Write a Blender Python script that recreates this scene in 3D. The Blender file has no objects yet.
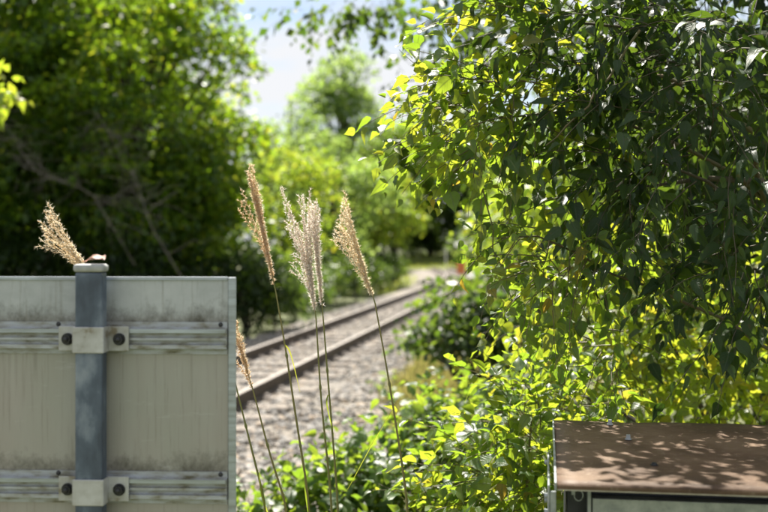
import bpy, bmesh, math
import numpy as np
from mathutils import Vector, Matrix

rng = np.random.default_rng(11)
R = math.radians
scene = bpy.context.scene
col = scene.collection

# ------------------------------------------------------------------ camera, sky, sun, exposure
CAM_Z, FPX = 1.6, 768 * 50 / 36.0
cam_d = bpy.data.cameras.new('camera')
cam = bpy.data.objects.new('camera', cam_d)
col.objects.link(cam)
cam.location = (0, 0, CAM_Z)
cam.rotation_euler = (R(90), 0, 0)
cam_d.lens, cam_d.sensor_width = 50, 36
cam_d.shift_y = -12 / 768
cam_d.clip_start, cam_d.clip_end = 0.05, 2000
cam_d.dof.use_dof = True
cam_d.dof.focus_distance = 2.55
cam_d.dof.aperture_fstop = 3.3
scene.camera = cam

SUN_EL, SUN_AZ = 57.0, -17.0          # azimuth measured from the view direction (+Y) to the right
world = bpy.data.worlds.new('World')
scene.world = world
world.use_nodes = True
wn, wl = world.node_tree.nodes, world.node_tree.links
bg = wn['Background']
sky = wn.new('ShaderNodeTexSky')
sky.sky_type = 'NISHITA'
sky.sun_disc = False
sky.sun_elevation = R(SUN_EL)
sky.sun_rotation = R(SUN_AZ)
sky.air_density, sky.dust_density, sky.ozone_density = 1.0, 1.2, 1.2
tc = wn.new('ShaderNodeTexCoord')
sep = wn.new('ShaderNodeSeparateXYZ')
wl.new(tc.outputs['Generated'], sep.inputs[0])
den = wn.new('ShaderNodeMath'); den.operation = 'ADD'; den.inputs[1].default_value = 0.25
wl.new(sep.outputs['Z'], den.inputs[0])
inv = wn.new('ShaderNodeMath'); inv.operation = 'DIVIDE'; inv.inputs[0].default_value = 1.0
wl.new(den.outputs[0], inv.inputs[1])
sc_ = wn.new('ShaderNodeVectorMath'); sc_.operation = 'SCALE'
wl.new(tc.outputs['Generated'], sc_.inputs[0]); wl.new(inv.outputs[0], sc_.inputs['Scale'])
cn = wn.new('ShaderNodeTexNoise')
cn.inputs['Scale'].default_value = 2.6
cn.inputs['Detail'].default_value = 7
cn.inputs['Roughness'].default_value = 0.55
wl.new(sc_.outputs[0], cn.inputs['Vector'])
cr = wn.new('ShaderNodeValToRGB')
cr.color_ramp.elements[0].position = 0.30
cr.color_ramp.elements[1].position = 0.54
wl.new(cn.outputs['Fac'], cr.inputs[0])
cm = wn.new('ShaderNodeMix'); cm.data_type = 'RGBA'
cm.inputs['B'].default_value = (6.5, 6.6, 6.85, 1)
wl.new(cr.outputs['Color'], cm.inputs['Factor'])
wl.new(sky.outputs[0], cm.inputs['A'])
wl.new(cm.outputs['Result'], bg.inputs['Color'])
bg.inputs['Strength'].default_value = 0.05

sun_d = bpy.data.lights.new('sun', 'SUN')
sun = bpy.data.objects.new('sun', sun_d)
col.objects.link(sun)
sun_d.energy, sun_d.angle, sun_d.color = 5.0, R(0.53), (1.0, 0.94, 0.84)
sd = Vector((math.sin(R(SUN_AZ)) * math.cos(R(SUN_EL)), math.cos(R(SUN_AZ)) * math.cos(R(SUN_EL)), math.sin(R(SUN_EL))))
sun.rotation_euler = (-sd).to_track_quat('-Z', 'Y').to_euler()
sun.location = sd * 60
vs = scene.view_settings
vs.view_transform, vs.look, vs.gamma, vs.exposure, vs.use_curve_mapping = 'Standard', 'None', 1.0, 1.5, False
scene.render.engine = 'CYCLES'
cy = scene.cycles
cy.use_denoising = True
cy.max_bounces, cy.diffuse_bounces, cy.transmission_bounces, cy.glossy_bounces = 8, 4, 5, 3
cy.transparent_max_bounces = 4
cy.sample_clamp_indirect = 6.0
cy.caustics_reflective = cy.caustics_refractive = False


def P(px, py, d):
    """A point measured in the photograph, at a distance d in front of the camera."""
    return np.array([(px - 384) / FPX * d, d, CAM_Z + (244 - py) / FPX * d])


# ------------------------------------------------------------------ materials
def mat(name):
    m = bpy.data.materials.new(name)
    m.use_nodes = True
    return m, m.node_tree.nodes, m.node_tree.links, m.node_tree.nodes['Principled BSDF']


def ramp(n, stops):
    r = n.new('ShaderNodeValToRGB')
    e = r.color_ramp.elements
    while len(e) < len(stops):
        e.new(0.5)
    for el, (p, c) in zip(e, stops):
        el.position = p
        el.color = (*c, 1)
    return r


def noise(n, l, scale, detail=5, rough=0.55, stretch=None, coord='Object'):
    t = n.new('ShaderNodeTexCoord')
    nz = n.new('ShaderNodeTexNoise')
    nz.inputs['Scale'].default_value = scale
    nz.inputs['Detail'].default_value = detail
    nz.inputs['Roughness'].default_value = rough
    if stretch:
        mp = n.new('ShaderNodeMapping')
        mp.inputs['Scale'].default_value = stretch
        l.new(t.outputs[coord], mp.inputs[0]); l.new(mp.outputs[0], nz.inputs['Vector'])
    else:
        l.new(t.outputs[coord], nz.inputs['Vector'])
    return nz


def mixc(n, l, fac, a, b, mode='MIX'):
    m = n.new('ShaderNodeMix'); m.data_type = 'RGBA'; m.blend_type = mode
    for sock, v in (('Factor', fac), ('A', a), ('B', b)):
        if hasattr(v, 'is_linked'):
            l.new(v, m.inputs[sock])
        elif sock == 'Factor':
            m.inputs[sock].default_value = v
        else:
            m.inputs[sock].default_value = (*v, 1)
    return m.outputs['Result']


def bump(n, l, b, height, strength=0.3, dist=0.01):
    bp = n.new('ShaderNodeBump')
    bp.inputs['Strength'].default_value = strength
    bp.inputs['Distance'].default_value = dist
    l.new(height, bp.inputs['Height'])
    l.new(bp.outputs[0], b.inputs['Normal'])


def simple(name, stops, scale=20, rough=0.6, metal=0.0, bstr=0.2, bdist=0.003, stretch=None, spec=0.5):
    m, n, l, b = mat(name)
    nz = noise(n, l, scale, stretch=stretch)
    r = ramp(n, stops)
    l.new(nz.outputs['Fac'], r.inputs[0]); l.new(r.outputs[0], b.inputs['Base Color'])
    b.inputs['Roughness'].default_value = rough
    b.inputs['Metallic'].default_value = metal
    b.inputs['Specular IOR Level'].default_value = spec
    bump(n, l, b, nz.outputs['Fac'], bstr, bdist)
    return m


def leaf_mat(name, stops, trans_stops, tfac=0.45, rough=0.4, spec=0.5, veins=True, vein=(.10, .14, .05)):
    """A thin leaf: glossy blade that also lets light through; the tone differs leaf by leaf."""
    m, n, l, b = mat(name)
    at = n.new('ShaderNodeAttribute'); at.attribute_name = 'rnd'
    oi = n.new('ShaderNodeObjectInfo')
    ad = n.new('ShaderNodeMath'); ad.operation = 'ADD'
    l.new(at.outputs['Fac'], ad.inputs[0]); l.new(oi.outputs['Random'], ad.inputs[1])
    fr = n.new('ShaderNodeMath'); fr.operation = 'FRACT'
    l.new(ad.outputs[0], fr.inputs[0])
    ra, rt = ramp(n, stops), ramp(n, trans_stops)
    l.new(fr.outputs[0], ra.inputs[0]); l.new(fr.outputs[0], rt.inputs[0])
    c, t = ra.outputs[0], rt.outputs[0]
    if veins:
        lu = n.new('ShaderNodeAttribute'); lu.attribute_name = 'lu'
        lv = n.new('ShaderNodeAttribute'); lv.attribute_name = 'lv'
        ab = n.new('ShaderNodeMath'); ab.operation = 'ABSOLUTE'
        l.new(lu.outputs['Fac'], ab.inputs[0])
        mr = n.new('ShaderNodeMapRange')
        mr.inputs['From Min'].default_value, mr.inputs['From Max'].default_value = 0.05, 0.14
        mr.inputs['To Min'].default_value, mr.inputs['To Max'].default_value = 1, 0
        l.new(ab.outputs[0], mr.inputs['Value'])
        sv = n.new('ShaderNodeMath'); sv.operation = 'MULTIPLY_ADD'     # side veins slant towards the tip
        l.new(ab.outputs[0], sv.inputs[0]); sv.inputs[1].default_value = -0.28
        l.new(lv.outputs['Fac'], sv.inputs[2])
        sn = n.new('ShaderNodeMath'); sn.operation = 'MULTIPLY'; sn.inputs[1].default_value = 46
        l.new(sv.outputs[0], sn.inputs[0])
        si = n.new('ShaderNodeMath'); si.operation = 'SINE'
        l.new(sn.outputs[0], si.inputs[0])
        mv = n.new('ShaderNodeMapRange')
        mv.inputs['From Min'].default_value, mv.inputs['From Max'].default_value = 0.75, 1.0
        mv.inputs['To Min'].default_value, mv.inputs['To Max'].default_value = 0, 0.35
        l.new(si.outputs[0], mv.inputs['Value'])
        mx = n.new('ShaderNodeMath'); mx.operation = 'MAXIMUM'
        l.new(mr.outputs[0], mx.inputs[0]); l.new(mv.outputs[0], mx.inputs[1])
        c = mixc(n, l, mx.outputs[0], c, vein)
        hf = n.new('ShaderNodeMath'); hf.operation = 'MULTIPLY'; hf.inputs[1].default_value = 0.6
        l.new(mx.outputs[0], hf.inputs[0])
        t = mixc(n, l, hf.outputs[0], t, (0.12, 0.16, 0.02))
        bump(n, l, b, mx.outputs[0], 0.5, 0.0012)
        gp = n.new('ShaderNodeNewGeometry')
        bl = n.new('ShaderNodeTexNoise'); bl.inputs['Scale'].default_value = 75; bl.inputs['Detail'].default_value = 4
        l.new(gp.outputs['Position'], bl.inputs['Vector'])
        bm_ = n.new('ShaderNodeMapRange')
        bm_.inputs['From Min'].default_value, bm_.inputs['From Max'].default_value = .60, .74
        bm_.inputs['To Max'].default_value = .65
        l.new(bl.outputs['Fac'], bm_.inputs['Value'])
        c = mixc(n, l, bm_.outputs[0], c, (.075, .06, .02))          # specks and worn patches on the blades
        t = mixc(n, l, bm_.outputs[0], t, (.26, .20, .03))
    l.new(c, b.inputs['Base Color'])
    b.inputs['Roughness'].default_value = rough
    b.inputs['Specular IOR Level'].default_value = spec
    tr = n.new('ShaderNodeBsdfTranslucent')
    l.new(t, tr.inputs['Color'])
    ms = n.new('ShaderNodeMixShader')
    ms.inputs[0].default_value = tfac
    l.new(b.outputs[0], ms.inputs[1]); l.new(tr.outputs[0], ms.inputs[2])
    l.new(ms.outputs[0], n['Material Output'].inputs['Surface'])
    return m


G = lambda *a: a
M = {}
M['vine'] = leaf_mat('vine_leaf', [(0.0, (.014, .045, .016)), (.55, (.024, .065, .02)), (.95, (.05, .095, .022)), (1, (.12, .10, .025))],
                     [(0.0, (.30, .50, .03)), (.6, (.52, .70, .04)), (.97, (.72, .74, .05)), (1, (.70, .46, .05))], .46, .38, .5)
M['dark'] = leaf_mat('shaded_dark_leaf', [(0.0, (.012, .03, .011)), (1, (.026, .055, .016))],  # blade colour lowered to near black to deepen the shade under the canopy
                     [(0.0, (.06, .13, .012)), (1, (.26, .42, .03))], .28, .42, .32, vein=(.035, .06, .03))
M['back'] = leaf_mat('backlit_leaf', [(0.0, (.03, .07, .015)), (.8, (.06, .10, .02)), (1, (.11, .11, .02))],
                     [(0.0, (.46, .66, .035)), (.7, (.70, .82, .05)), (1, (.86, .74, .06))], .45, .36, .5)
M['bush'] = leaf_mat('bush_leaf', [(0.0, (.018, .05, .014)), (.7, (.04, .085, .022)), (1, (.08, .12, .03))],
                     [(0.0, (.24, .44, .03)), (1, (.52, .68, .05))], .42, .42, .5)
M['tree'] = leaf_mat('tree_leaf', [(0.0, (.018, .045, .008)), (.7, (.035, .075, .014)), (1, (.06, .09, .016))],
                     [(0.0, (.26, .48, .015)), (.8, (.50, .70, .03)), (1, (.78, .80, .05))], .43, .45, .4, False)
M['pale'] = leaf_mat('hazy_pale_leaf', [(0.0, (.05, .085, .04)), (1, (.10, .14, .065))],  # distance haze and backlit glow are put into this paler leaf colour
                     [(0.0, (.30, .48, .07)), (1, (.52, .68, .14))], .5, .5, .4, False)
M['yellow'] = leaf_mat('lime_leaf', [(0.0, (.055, .10, .018)), (1, (.10, .14, .025))],
                       [(0.0, (.44, .66, .04)), (.75, (.62, .78, .05)), (1, (.84, .82, .06))], .42, .45, .4, False)
M['deep'] = leaf_mat('shaded_deep_leaf', [(0.0, (.012, .028, .011)), (1, (.025, .05, .018))],  # shadow of undergrowth and unlit depth is painted into this dark leaf colour
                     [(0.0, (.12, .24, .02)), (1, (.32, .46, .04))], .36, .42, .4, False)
M['drygrass'] = leaf_mat('dry_grass', [(0.0, (.16, .15, .04)), (.5, (.22, .18, .08)), (1, (.12, .14, .03))],
                         [(0.0, (.40, .42, .08)), (1, (.5, .42, .15))], .4, .6, .3, False)
M['stem'] = leaf_mat('grass_stem', [(0.0, (.20, .22, .07)), (.5, (.24, .21, .08)), (1, (.16, .22, .06))],
                     [(0.0, (.25, .28, .05)), (1, (.3, .25, .06))], .25, .4, .5, False)
M['blade'] = leaf_mat('grass_blade', [(0.0, (.07, .12, .02)), (1, (.12, .15, .03))],
                      [(0.0, (.42, .56, .04)), (1, (.6, .62, .06))], .5, .45, .4, False)
M['plume_tan'] = leaf_mat('plume_tan', [(0.0, (.52, .34, .19)), (.6, (.66, .48, .30)), (1, (.82, .74, .62))],
                          [(0.0, (.88, .66, .40)), (1, (.96, .88, .72))], .55, .45, .5, False)
M['plume_gold'] = leaf_mat('plume_gold', [(0.0, (.60, .44, .26)), (.6, (.74, .60, .40)), (1, (.86, .80, .68))],
                           [(0.0, (.92, .76, .50)), (1, (.97, .92, .78))], .55, .45, .5, False)
M['plume_pale'] = leaf_mat('plume_pale', [(0.0, (.62, .50, .40)), (.5, (.76, .68, .60)), (1, (.88, .85, .82))],
                           [(0.0, (.92, .80, .68)), (1, (.97, .95, .92))], .55, .45, .5, False)
M['twig'] = simple('twig_bark', [(.3, (.055, .045, .025)), (.7, (.10, .085, .05))], 60, .75)
M['vinestem'] = simple('vine_stem', [(.3, (.08, .10, .03)), (.7, (.15, .10, .05))], 60, .6)
M['bark'] = simple('tree_bark', [(.3, (.035, .028, .02)), (.55, (.07, .058, .045)), (.75, (.12, .11, .095))], 9, .9, bstr=.6, bdist=.03, stretch=(3, 3, .6))
M['deadwood'] = simple('dead_wood', [(.3, (.14, .12, .10)), (.7, (.24, .215, .19))], 12, .85)
M['deadleaf'] = simple('dead_leaf', [(.3, (.14, .04, .015)), (.7, (.28, .11, .04))], 60, .6)

# ------------------------------------------------------------------ scene tree helpers
def tag(o, label=None, cat=None, group=None, kind=None):
    for k, v in (('label', label), ('category', cat), ('group', group), ('kind', kind)):
        if v:
            o[k] = v
    return o


def thing(name, base, label, cat, group=None, rz=0.0):
    o = bpy.data.objects.new(name, None)
    o.empty_display_size = 0.1
    col.objects.link(o)
    o.location = base
    o.rotation_euler = (0, 0, rz)
    return tag(o, label, cat, group)


def link(name, me, m=None, parent=None, loc=None):
    if m is not None and not me.materials:
        me.materials.append(m)
    o = bpy.data.objects.new(name, me)
    col.objects.link(o)
    if parent is not None:
        o.parent = parent
    if loc is not None:
        o.location = loc
    return o


def fast_mesh(name, V, F, attrs=None, smooth=True):
    """V (n,3); F list of (k,m) int arrays with the same face size in each."""
    me = bpy.data.meshes.new(name)
    V = np.ascontiguousarray(V, dtype=np.float32)
    me.vertices.add(len(V))
    me.vertices.foreach_set('co', V.ravel())
    F = [np.asarray(f, dtype=np.int32) for f in F if len(f)]
    idx = np.concatenate([f.ravel() for f in F])
    tot = np.concatenate([np.full(len(f), f.shape[1], np.int32) for f in F])
    start = np.concatenate([[0], np.cumsum(tot)[:-1]]).astype(np.int32)
    me.loops.add(len(idx))
    me.loops.foreach_set('vertex_index', idx)
    me.polygons.add(len(tot))
    me.polygons.foreach_set('loop_start', start)
    me.update(calc_edges=True)
    me.polygons.foreach_set('use_smooth', np.full(len(tot), smooth, dtype=bool))
    for k, v in (attrs or {}).items():
        a = me.attributes.new(k, 'FLOAT', 'POINT')
        a.data.foreach_set('value', np.ascontiguousarray(v, dtype=np.float32))
    me.validate()
    return me


def bm_mesh(name, bm, smooth=False):
    me = bpy.data.meshes.new(name)
    bm.to_mesh(me)
    bm.free()
    if smooth:
        for p in me.polygons:
            p.use_smooth = True
    return me


def box_bm(bm, lo, hi, bev=0.0, seg=2):
    lo, hi = Vector(lo), Vector(hi)
    r = bmesh.ops.create_cube(bm, size=1.0)
    vs_ = r['verts']
    for v in vs_:
        v.co = Vector([(lo[i] + hi[i]) / 2 + v.co[i] * (hi[i] - lo[i]) for i in range(3)])
    if bev > 0:
        es = list({e for v in vs_ for e in v.link_edges})
        bmesh.ops.bevel(bm, geom=es, offset=bev, segments=seg, profile=0.5, affect='EDGES')
    return bm


def box(name, lo, hi, m, parent=None, bev=0.0, seg=2):
    return link(name, bm_mesh(name, box_bm(bmesh.new(), lo, hi, bev, seg)), m, parent)


def extrude_profile(name, prof, a, b, axis, m, parent):
    """A closed 2D profile swept along x (prof = (y, z))."""
    n = len(prof)
    V = [(a, *p) for p in prof] + [(b, *p) for p in prof]
    bm = bmesh.new()
    vs_ = [bm.verts.new(v) for v in V]
    for i in range(n):
        j = (i + 1) % n
        bm.faces.new((vs_[i], vs_[j], vs_[n + j], vs_[n + i]))
    bm.faces.new(vs_[:n][::-1]); bm.faces.new(vs_[n:])
    bmesh.ops.recalc_face_normals(bm, faces=bm.faces)
    return link(name, bm_mesh(name, bm), m, parent)


def tubes(polys, sides=5):
    """polys: list of (points (k,3), radii (k,)). Returns V, [quads]."""
    Vs, Fs, off = [], [], 0
    ang = np.arange(sides) / sides * 2 * np.pi
    for pts, rad in polys:
        pts = np.asarray(pts, float)
        k = len(pts)
        tan = np.gradient(pts, axis=0)
        tan /= np.linalg.norm(tan, axis=1)[:, None] + 1e-9
        ref = np.where(np.abs(tan[:, 2:3]) > 0.9, np.array([[1.0, 0, 0]]), np.array([[0, 0, 1.0]]))
        a = np.cross(tan, ref); a /= np.linalg.norm(a, axis=1)[:, None] + 1e-9
        b = np.cross(tan, a)
        rad = np.asarray(rad, float)
        ring = pts[:, None, :] + rad[:, None, None] * (np.cos(ang)[None, :, None] * a[:, None, :] + np.sin(ang)[None, :, None] * b[:, None, :])
        Vs.append(ring.reshape(-1, 3))
        i = np.arange(k - 1)[:, None] * sides
        s = np.arange(sides)[None, :]
        q = np.stack([i + s, i + (s + 1) % sides, i + sides + (s + 1) % sides, i + sides + s], -1).reshape(-1, 4)
        Fs.append(q + off)
        off += k * sides
    return np.concatenate(Vs), [np.concatenate(Fs)]


def tube_obj(name, polys, m, parent, base, sides=5):
    V, F = tubes(polys, sides)
    me = fast_mesh(name, V - np.asarray(base), F, {'rnd': np.repeat(rng.random(1), len(V))})
    return link(name, me, m, parent)


# ------------------------------------------------------------------ leaves
def leaf_template(curl, fold, wide=0.31, wave=0.0, twist=0.0, bend=0.0):
    """An ovate blade with a midrib, slightly toothed and uneven edges, curled, folded and twisted."""
    ts = np.array([0.0, .06, .15, .26, .38, .51, .64, .77, .89, 1.0])
    ws = np.array([0.0, .50, .84, 1.0, .97, .83, .62, .38, .15, 0.0])
    V, lu, lv = [], [], []
    for k, (t, w) in enumerate(zip(ts, ws)):
        x0, z = bend * t * t, -curl * t ** 1.7
        if w == 0:
            V.append((x0, t, z)); lu.append(0); lv.append(t)
            continue
        for s in (-1, 0, 1):
            q = w * wide * (1 + (.05 if (k + (s > 0)) % 2 else -.04) + .07 * s * math.sin(k * 1.7 + wide * 40))
            zz = z + abs(s) * q * fold + s * wave * math.sin(t * 11 + s)
            a = twist * t
            V.append((x0 + s * q * math.cos(a), t - abs(s) * .03, zz + s * q * math.sin(a)))
            lu.append(s); lv.append(t)
    tris, quads = [(2, 1, 0), (3, 2, 0)], []
    m = len(ts) - 2
    for r in range(m - 1):
        a = 1 + 3 * r
        quads += [(a, a + 1, a + 4, a + 3), (a + 1, a + 2, a + 5, a + 4)]
    e = 1 + 3 * (m - 1)
    tris += [(e, e + 1, e + 3), (e + 1, e + 2, e + 3)]
    return np.array(V), np.array(tris), np.array(quads), np.array(lu, float), np.array(lv)


OVATE = [leaf_template(.18, .35, .33, .02, .3, .05), leaf_template(.55, .15, .36, .03, -.4, -.06), leaf_template(.05, .6, .28, .03, .2, .1), leaf_template(.36, -.18, .34, .05, .6, -.1),
         leaf_template(.8, .4, .30, .04, -.7, .12), leaf_template(.25, .9, .27, .02, .5, 0), leaf_template(.12, .2, .39, .04, -.2, .04)]
LONG = [leaf_template(.22, .30, .25, .02, .3, .06), leaf_template(.52, .12, .27, .03, -.4, -.08), leaf_template(.10, .5, .21, .02, .5, .1), leaf_template(.75, .35, .24, .03, -.8, .1), leaf_template(.3, .8, .22, .02, .2, -.05)]
RHOMB = [(np.array([(0, 0, 0), (.36, .45, .08), (0, 1, -.12), (-.36, .45, .08)]), np.zeros((0, 3), int), np.array([(0, 1, 2, 3)]), np.array([0., 1, 0, -1]), np.array([0, .45, 1, .45]))]


def frames(axis, spin):
    """Rotation matrices: y along the leaf, z its face, turned up to the light and then spun about the leaf axis."""
    a = axis / (np.linalg.norm(axis, axis=1)[:, None] + 1e-9)
    up = np.tile([0.02, 0.1, 1.0], (len(a), 1))
    n = up - (up * a).sum(1)[:, None] * a
    n /= np.linalg.norm(n, axis=1)[:, None] + 1e-9
    x = np.cross(a, n)
    c, s = np.cos(spin)[:, None], np.sin(spin)[:, None]
    x2, n2 = x * c + n * s, n * c - x * s
    return np.stack([x2, a, n2], axis=2)


def leaves_mesh(name, L, tmpl, base):
    """L: dict of pos (n,3), rot (n,3,3), size (n), kind (n), rnd (n). One joined mesh."""
    Vs, T, Q, lu, lv, rd, off = [], [], [], [], [], [], 0
    for k, (tv, tt, tq, tu, tw) in enumerate(tmpl):
        s = np.where(L['kind'] == k)[0]
        if not len(s):
            continue
        v = np.einsum('nij,vj->nvi', L['rot'][s], tv) * L['size'][s][:, None, None] + L['pos'][s][:, None, :]
        n, m = len(s), len(tv)
        Vs.append(v.reshape(-1, 3))
        o = off + np.arange(n)[:, None, None] * m
        if len(tt):
            T.append((tt[None] + o).reshape(-1, 3))
        if len(tq):
            Q.append((tq[None] + o).reshape(-1, 4))
        lu.append(np.tile(tu, n)); lv.append(np.tile(tw, n)); rd.append(np.repeat(L['rnd'][s], m))
        off += n * m
    F = ([np.concatenate(T)] if T else []) + ([np.concatenate(Q)] if Q else [])
    return fast_mesh(name, np.concatenate(Vs) - np.asarray(base), F,
                     {'lu': np.concatenate(lu), 'lv': np.concatenate(lv), 'rnd': np.concatenate(rd)})


TEMPLATE_MESH = {}


def template_meshes(tmpl, m, key):
    if key not in TEMPLATE_MESH:
        out = []
        for tv, tt, tq, tu, tw in tmpl:
            me = fast_mesh('leaf', tv, [tt, tq], {'lu': tu, 'lv': tw, 'rnd': np.zeros(len(tv))})
            me.materials.append(m)
            out.append(me)
        TEMPLATE_MESH[key] = out
    return TEMPLATE_MESH[key]


def subset(L, idx):
    return {k: v[idx] for k, v in L.items()}


def pick_visible(L, count):
    """Leaves that lie in the frame and are not covered by nearer ones; the largest of them."""
    mid = L['pos'] + L['rot'][:, :, 1] * (L['size'] * .5)[:, None]
    d = np.maximum(mid[:, 1], 0.05)
    px = 384 + mid[:, 0] / d * FPX
    py = 244 - (mid[:, 2] - CAM_Z) / d * FPX
    inside = np.where((px > 2) & (px < 766) & (py > 2) & (py < 510))[0]
    view = mid / np.linalg.norm(mid - np.array([0, 0, CAM_Z]), axis=1)[:, None]
    face = np.abs((L['rot'][:, :, 2] * view).sum(1))
    grid = np.zeros((140, 90), int)
    cand = []
    for i in inside[np.argsort(d[inside])]:
        r = max(1, int(L['size'][i] / d[i] * FPX * .28 / 6))
        gx, gy = int(px[i] / 6), int(py[i] / 6)
        if grid[gx, gy] == 0:
            cand.append(i)
        grid[max(0, gx - r):gx + r, max(0, gy - r):gy + r] += 1
    cand = np.array(cand, int)
    sz = L['size'][cand] / d[cand] * (.35 + face[cand])
    return cand[np.argsort(-sz)][:count]


def cat_leaves(parts):
    return {k: np.concatenate([p[k] for p in parts]) for k in parts[0]}


def shoots(starts, dirs, lengths, spacing, size, droop, spin=.6, nk=4, hang=.5, petiole=.012, wig=.25):
    """Leafy shoots: a bending twig with leaves set alternately along it. Returns leaves and twig polylines."""
    pos, ax, sz, tw = [], [], [], []
    for s, dv, ln in zip(starts, dirs, lengths):
        k = max(4, int(ln / spacing))
        p = np.array(s, float)
        v = np.array(dv, float); v /= np.linalg.norm(v)
        pts = [p.copy()]
        phase = rng.random() * 6.28
        for i in range(k):
            v = v + np.array([0, 0, -droop / k]) + rng.normal(0, wig / math.sqrt(k), 3)
            v /= np.linalg.norm(v)
            p = p + v * (ln / k)
            pts.append(p.copy())
            side = np.cross(v, [0, 0, 1.0]); side /= np.linalg.norm(side) + 1e-6
            ang = phase + i * math.pi + rng.normal(0, .5)
            outv = side * math.cos(ang) + np.cross(side, v) * math.sin(ang) * .6
            a = outv * .75 + v * .55 + np.array([0, 0, -hang]) + rng.normal(0, .22, 3)
            a /= np.linalg.norm(a)
            t = i / k
            pos.append(p + a * petiole); ax.append(a)
            sz.append(size * rng.uniform(.5, 1.4) * (1.0 if t < .7 else 1.25 - .8 * (t - .3)))
        r0 = 0.0012 + ln * .0022
        tw.append((np.array(pts), np.linspace(r0, r0 * .35, len(pts))))
    n = len(pos)
    L = {'pos': np.array(pos), 'rot': frames(np.array(ax), rng.normal(0, spin, n)), 'size': np.array(sz),
         'kind': rng.integers(0, nk, n), 'rnd': rng.random(n)}
    return L, tw


def blob_shoots(c, rad, n, length, spacing, size, droop, bias=(0, 0, 0), out=.8, **kw):
    """n shoots that start inside an ellipsoid and grow outwards with a bias."""
    u = rng.normal(0, 1, (n, 3)); u /= np.linalg.norm(u, axis=1)[:, None]
    rr = rng.random(n) ** .5
    st = np.asarray(c) + u * np.asarray(rad) * rr[:, None]
    dv = u * out + np.asarray(bias) + rng.normal(0, .35, (n, 3))
    return shoots(st, dv, length * rng.uniform(.6, 1.3, n), spacing, size, droop, **kw)


def curve(a, b, sag=0.0, k=8, wob=0.0, mid=None):
    t = np.linspace(0, 1, k)[:, None]
    a, b = np.asarray(a, float), np.asarray(b, float)
    m = (a + b) / 2 + np.array([0, 0, sag]) if mid is None else np.asarray(mid, float)
    p = (1 - t) ** 2 * a + 2 * t * (1 - t) * m + t * t * b
    if wob:
        w = rng.normal(0, wob, p.shape); w[0] = 0; w[-1] *= .3
        p = p + w
    return p


def leafy_plant(name, label, cat, base, blobs, tmpl, mkey, tkey, stems, stem_mat='twig', group=None, picked=300, extra=None):
    """A plant near the camera: its largest visible leaves one by one, the rest as one mass of leaves."""
    root = thing(name, base, label, cat, group)
    Ls, tw = [], []
    for b in blobs:
        L, t = blob_shoots(nk=len(tmpl), **b)
        Ls.append(L); tw += t
    for L, t in (extra or []):
        Ls.append(L); tw += t
    L = cat_leaves(Ls)
    idx = pick_visible(L, picked)
    keep = np.ones(len(L['pos']), bool); keep[idx] = False
    o = link('foliage', leaves_mesh('foliage', subset(L, np.where(keep)[0]), tmpl, base), M[mkey], root)
    o['kind'] = 'stuff'
    mes = template_meshes(tmpl, M[mkey], tkey)
    for i in idx:
        c = bpy.data.objects.new('leaf', mes[L['kind'][i]])
        col.objects.link(c)
        c.parent = root
        mm = Matrix([[*(L['rot'][i][r] * L['size'][i]), L['pos'][i][r] - base[r]] for r in range(3)] + [[0, 0, 0, 1]])
        c.matrix_basis = mm
    o = tube_obj('twigs', tw, M[stem_mat], root, base, 4)
    o['kind'] = 'stuff'
    for pts, rad in stems:
        tube_obj('stem', [(pts, rad)], M[stem_mat], root, base, 7)
    return root


# ------------------------------------------------------------------ trees farther off
def far_tree(name, label, base, top, trunk_r, clumps, leaf, per, mkey, group=None, lean=(0, 0), bark='bark', cat='tree', shell=.55, limb_every=2, flat=.8):
    """Tapered trunk, limbs to the clumps of a crown, leaf faces spread over each clump."""
    base = np.asarray(base, float)
    root = thing(name, base, label, cat, group)
    tp = np.array([base[0] + lean[0], base[1] + lean[1], top])
    tr = curve(base - [0, 0, .2], tp, k=9, wob=trunk_r * .35)
    if trunk_r > 0:
        tube_obj('trunk', [(tr, np.linspace(trunk_r * 1.15, trunk_r * .25, 9))], M[bark], root, base, 8)
    limbs, pos, ax = [], [], []
    for j, (c, r) in enumerate(clumps):
        c = np.asarray(c, float)
        if j % limb_every == 0:
            h = np.clip((c[2] - base[2]) * .55, .1, top - base[2])
            k = int(np.clip((h / max(top - base[2], .1)) * 8, 0, 8))
            limbs.append((curve(tr[k], c, sag=.12 * np.linalg.norm(c - tr[k]), k=6, wob=.05), np.linspace(max(trunk_r, .05) * .4, .012, 6)))
        n = int(per * r * r / .5)
        u = rng.normal(0, 1, (n, 3)); u /= np.linalg.norm(u, axis=1)[:, None]
        u[:, 2] = np.where(u[:, 2] < -.3, -u[:, 2] * .6, u[:, 2])
        rr = r * (shell + (1 - shell) * rng.random(n) ** .6) * rng.uniform(.8, 1.25, n)
        pos.append(c + u * rr[:, None] * [1, 1, flat])
        ax.append(u * .7 + rng.normal(0, .6, (n, 3)) + [0, 0, -.45])
    if limbs:
        tube_obj('branches', limbs, M[bark], root, base, 5)['kind'] = 'stuff'
    pos = np.concatenate(pos); ax = np.concatenate(ax); n = len(pos)
    L = {'pos': pos, 'rot': frames(ax, rng.normal(0, .8, n)), 'size': leaf * rng.uniform(.6, 1.3, n), 'kind': np.zeros(n, int), 'rnd': rng.random(n)}
    o = link('crown', leaves_mesh('crown', L, RHOMB, base), M[mkey], root)
    o['kind'] = 'stuff'
    return root


def ell_clumps(c, rad, n, rmin, rmax, fill=.55):
    u = rng.normal(0, 1, (n, 3)); u /= np.linalg.norm(u, axis=1)[:, None]
    rr = fill + (1 - fill) * rng.random(n)
    return [(np.asarray(c) + u[i] * np.asarray(rad) * rr[i], rng.uniform(rmin, rmax)) for i in range(n)]


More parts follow.
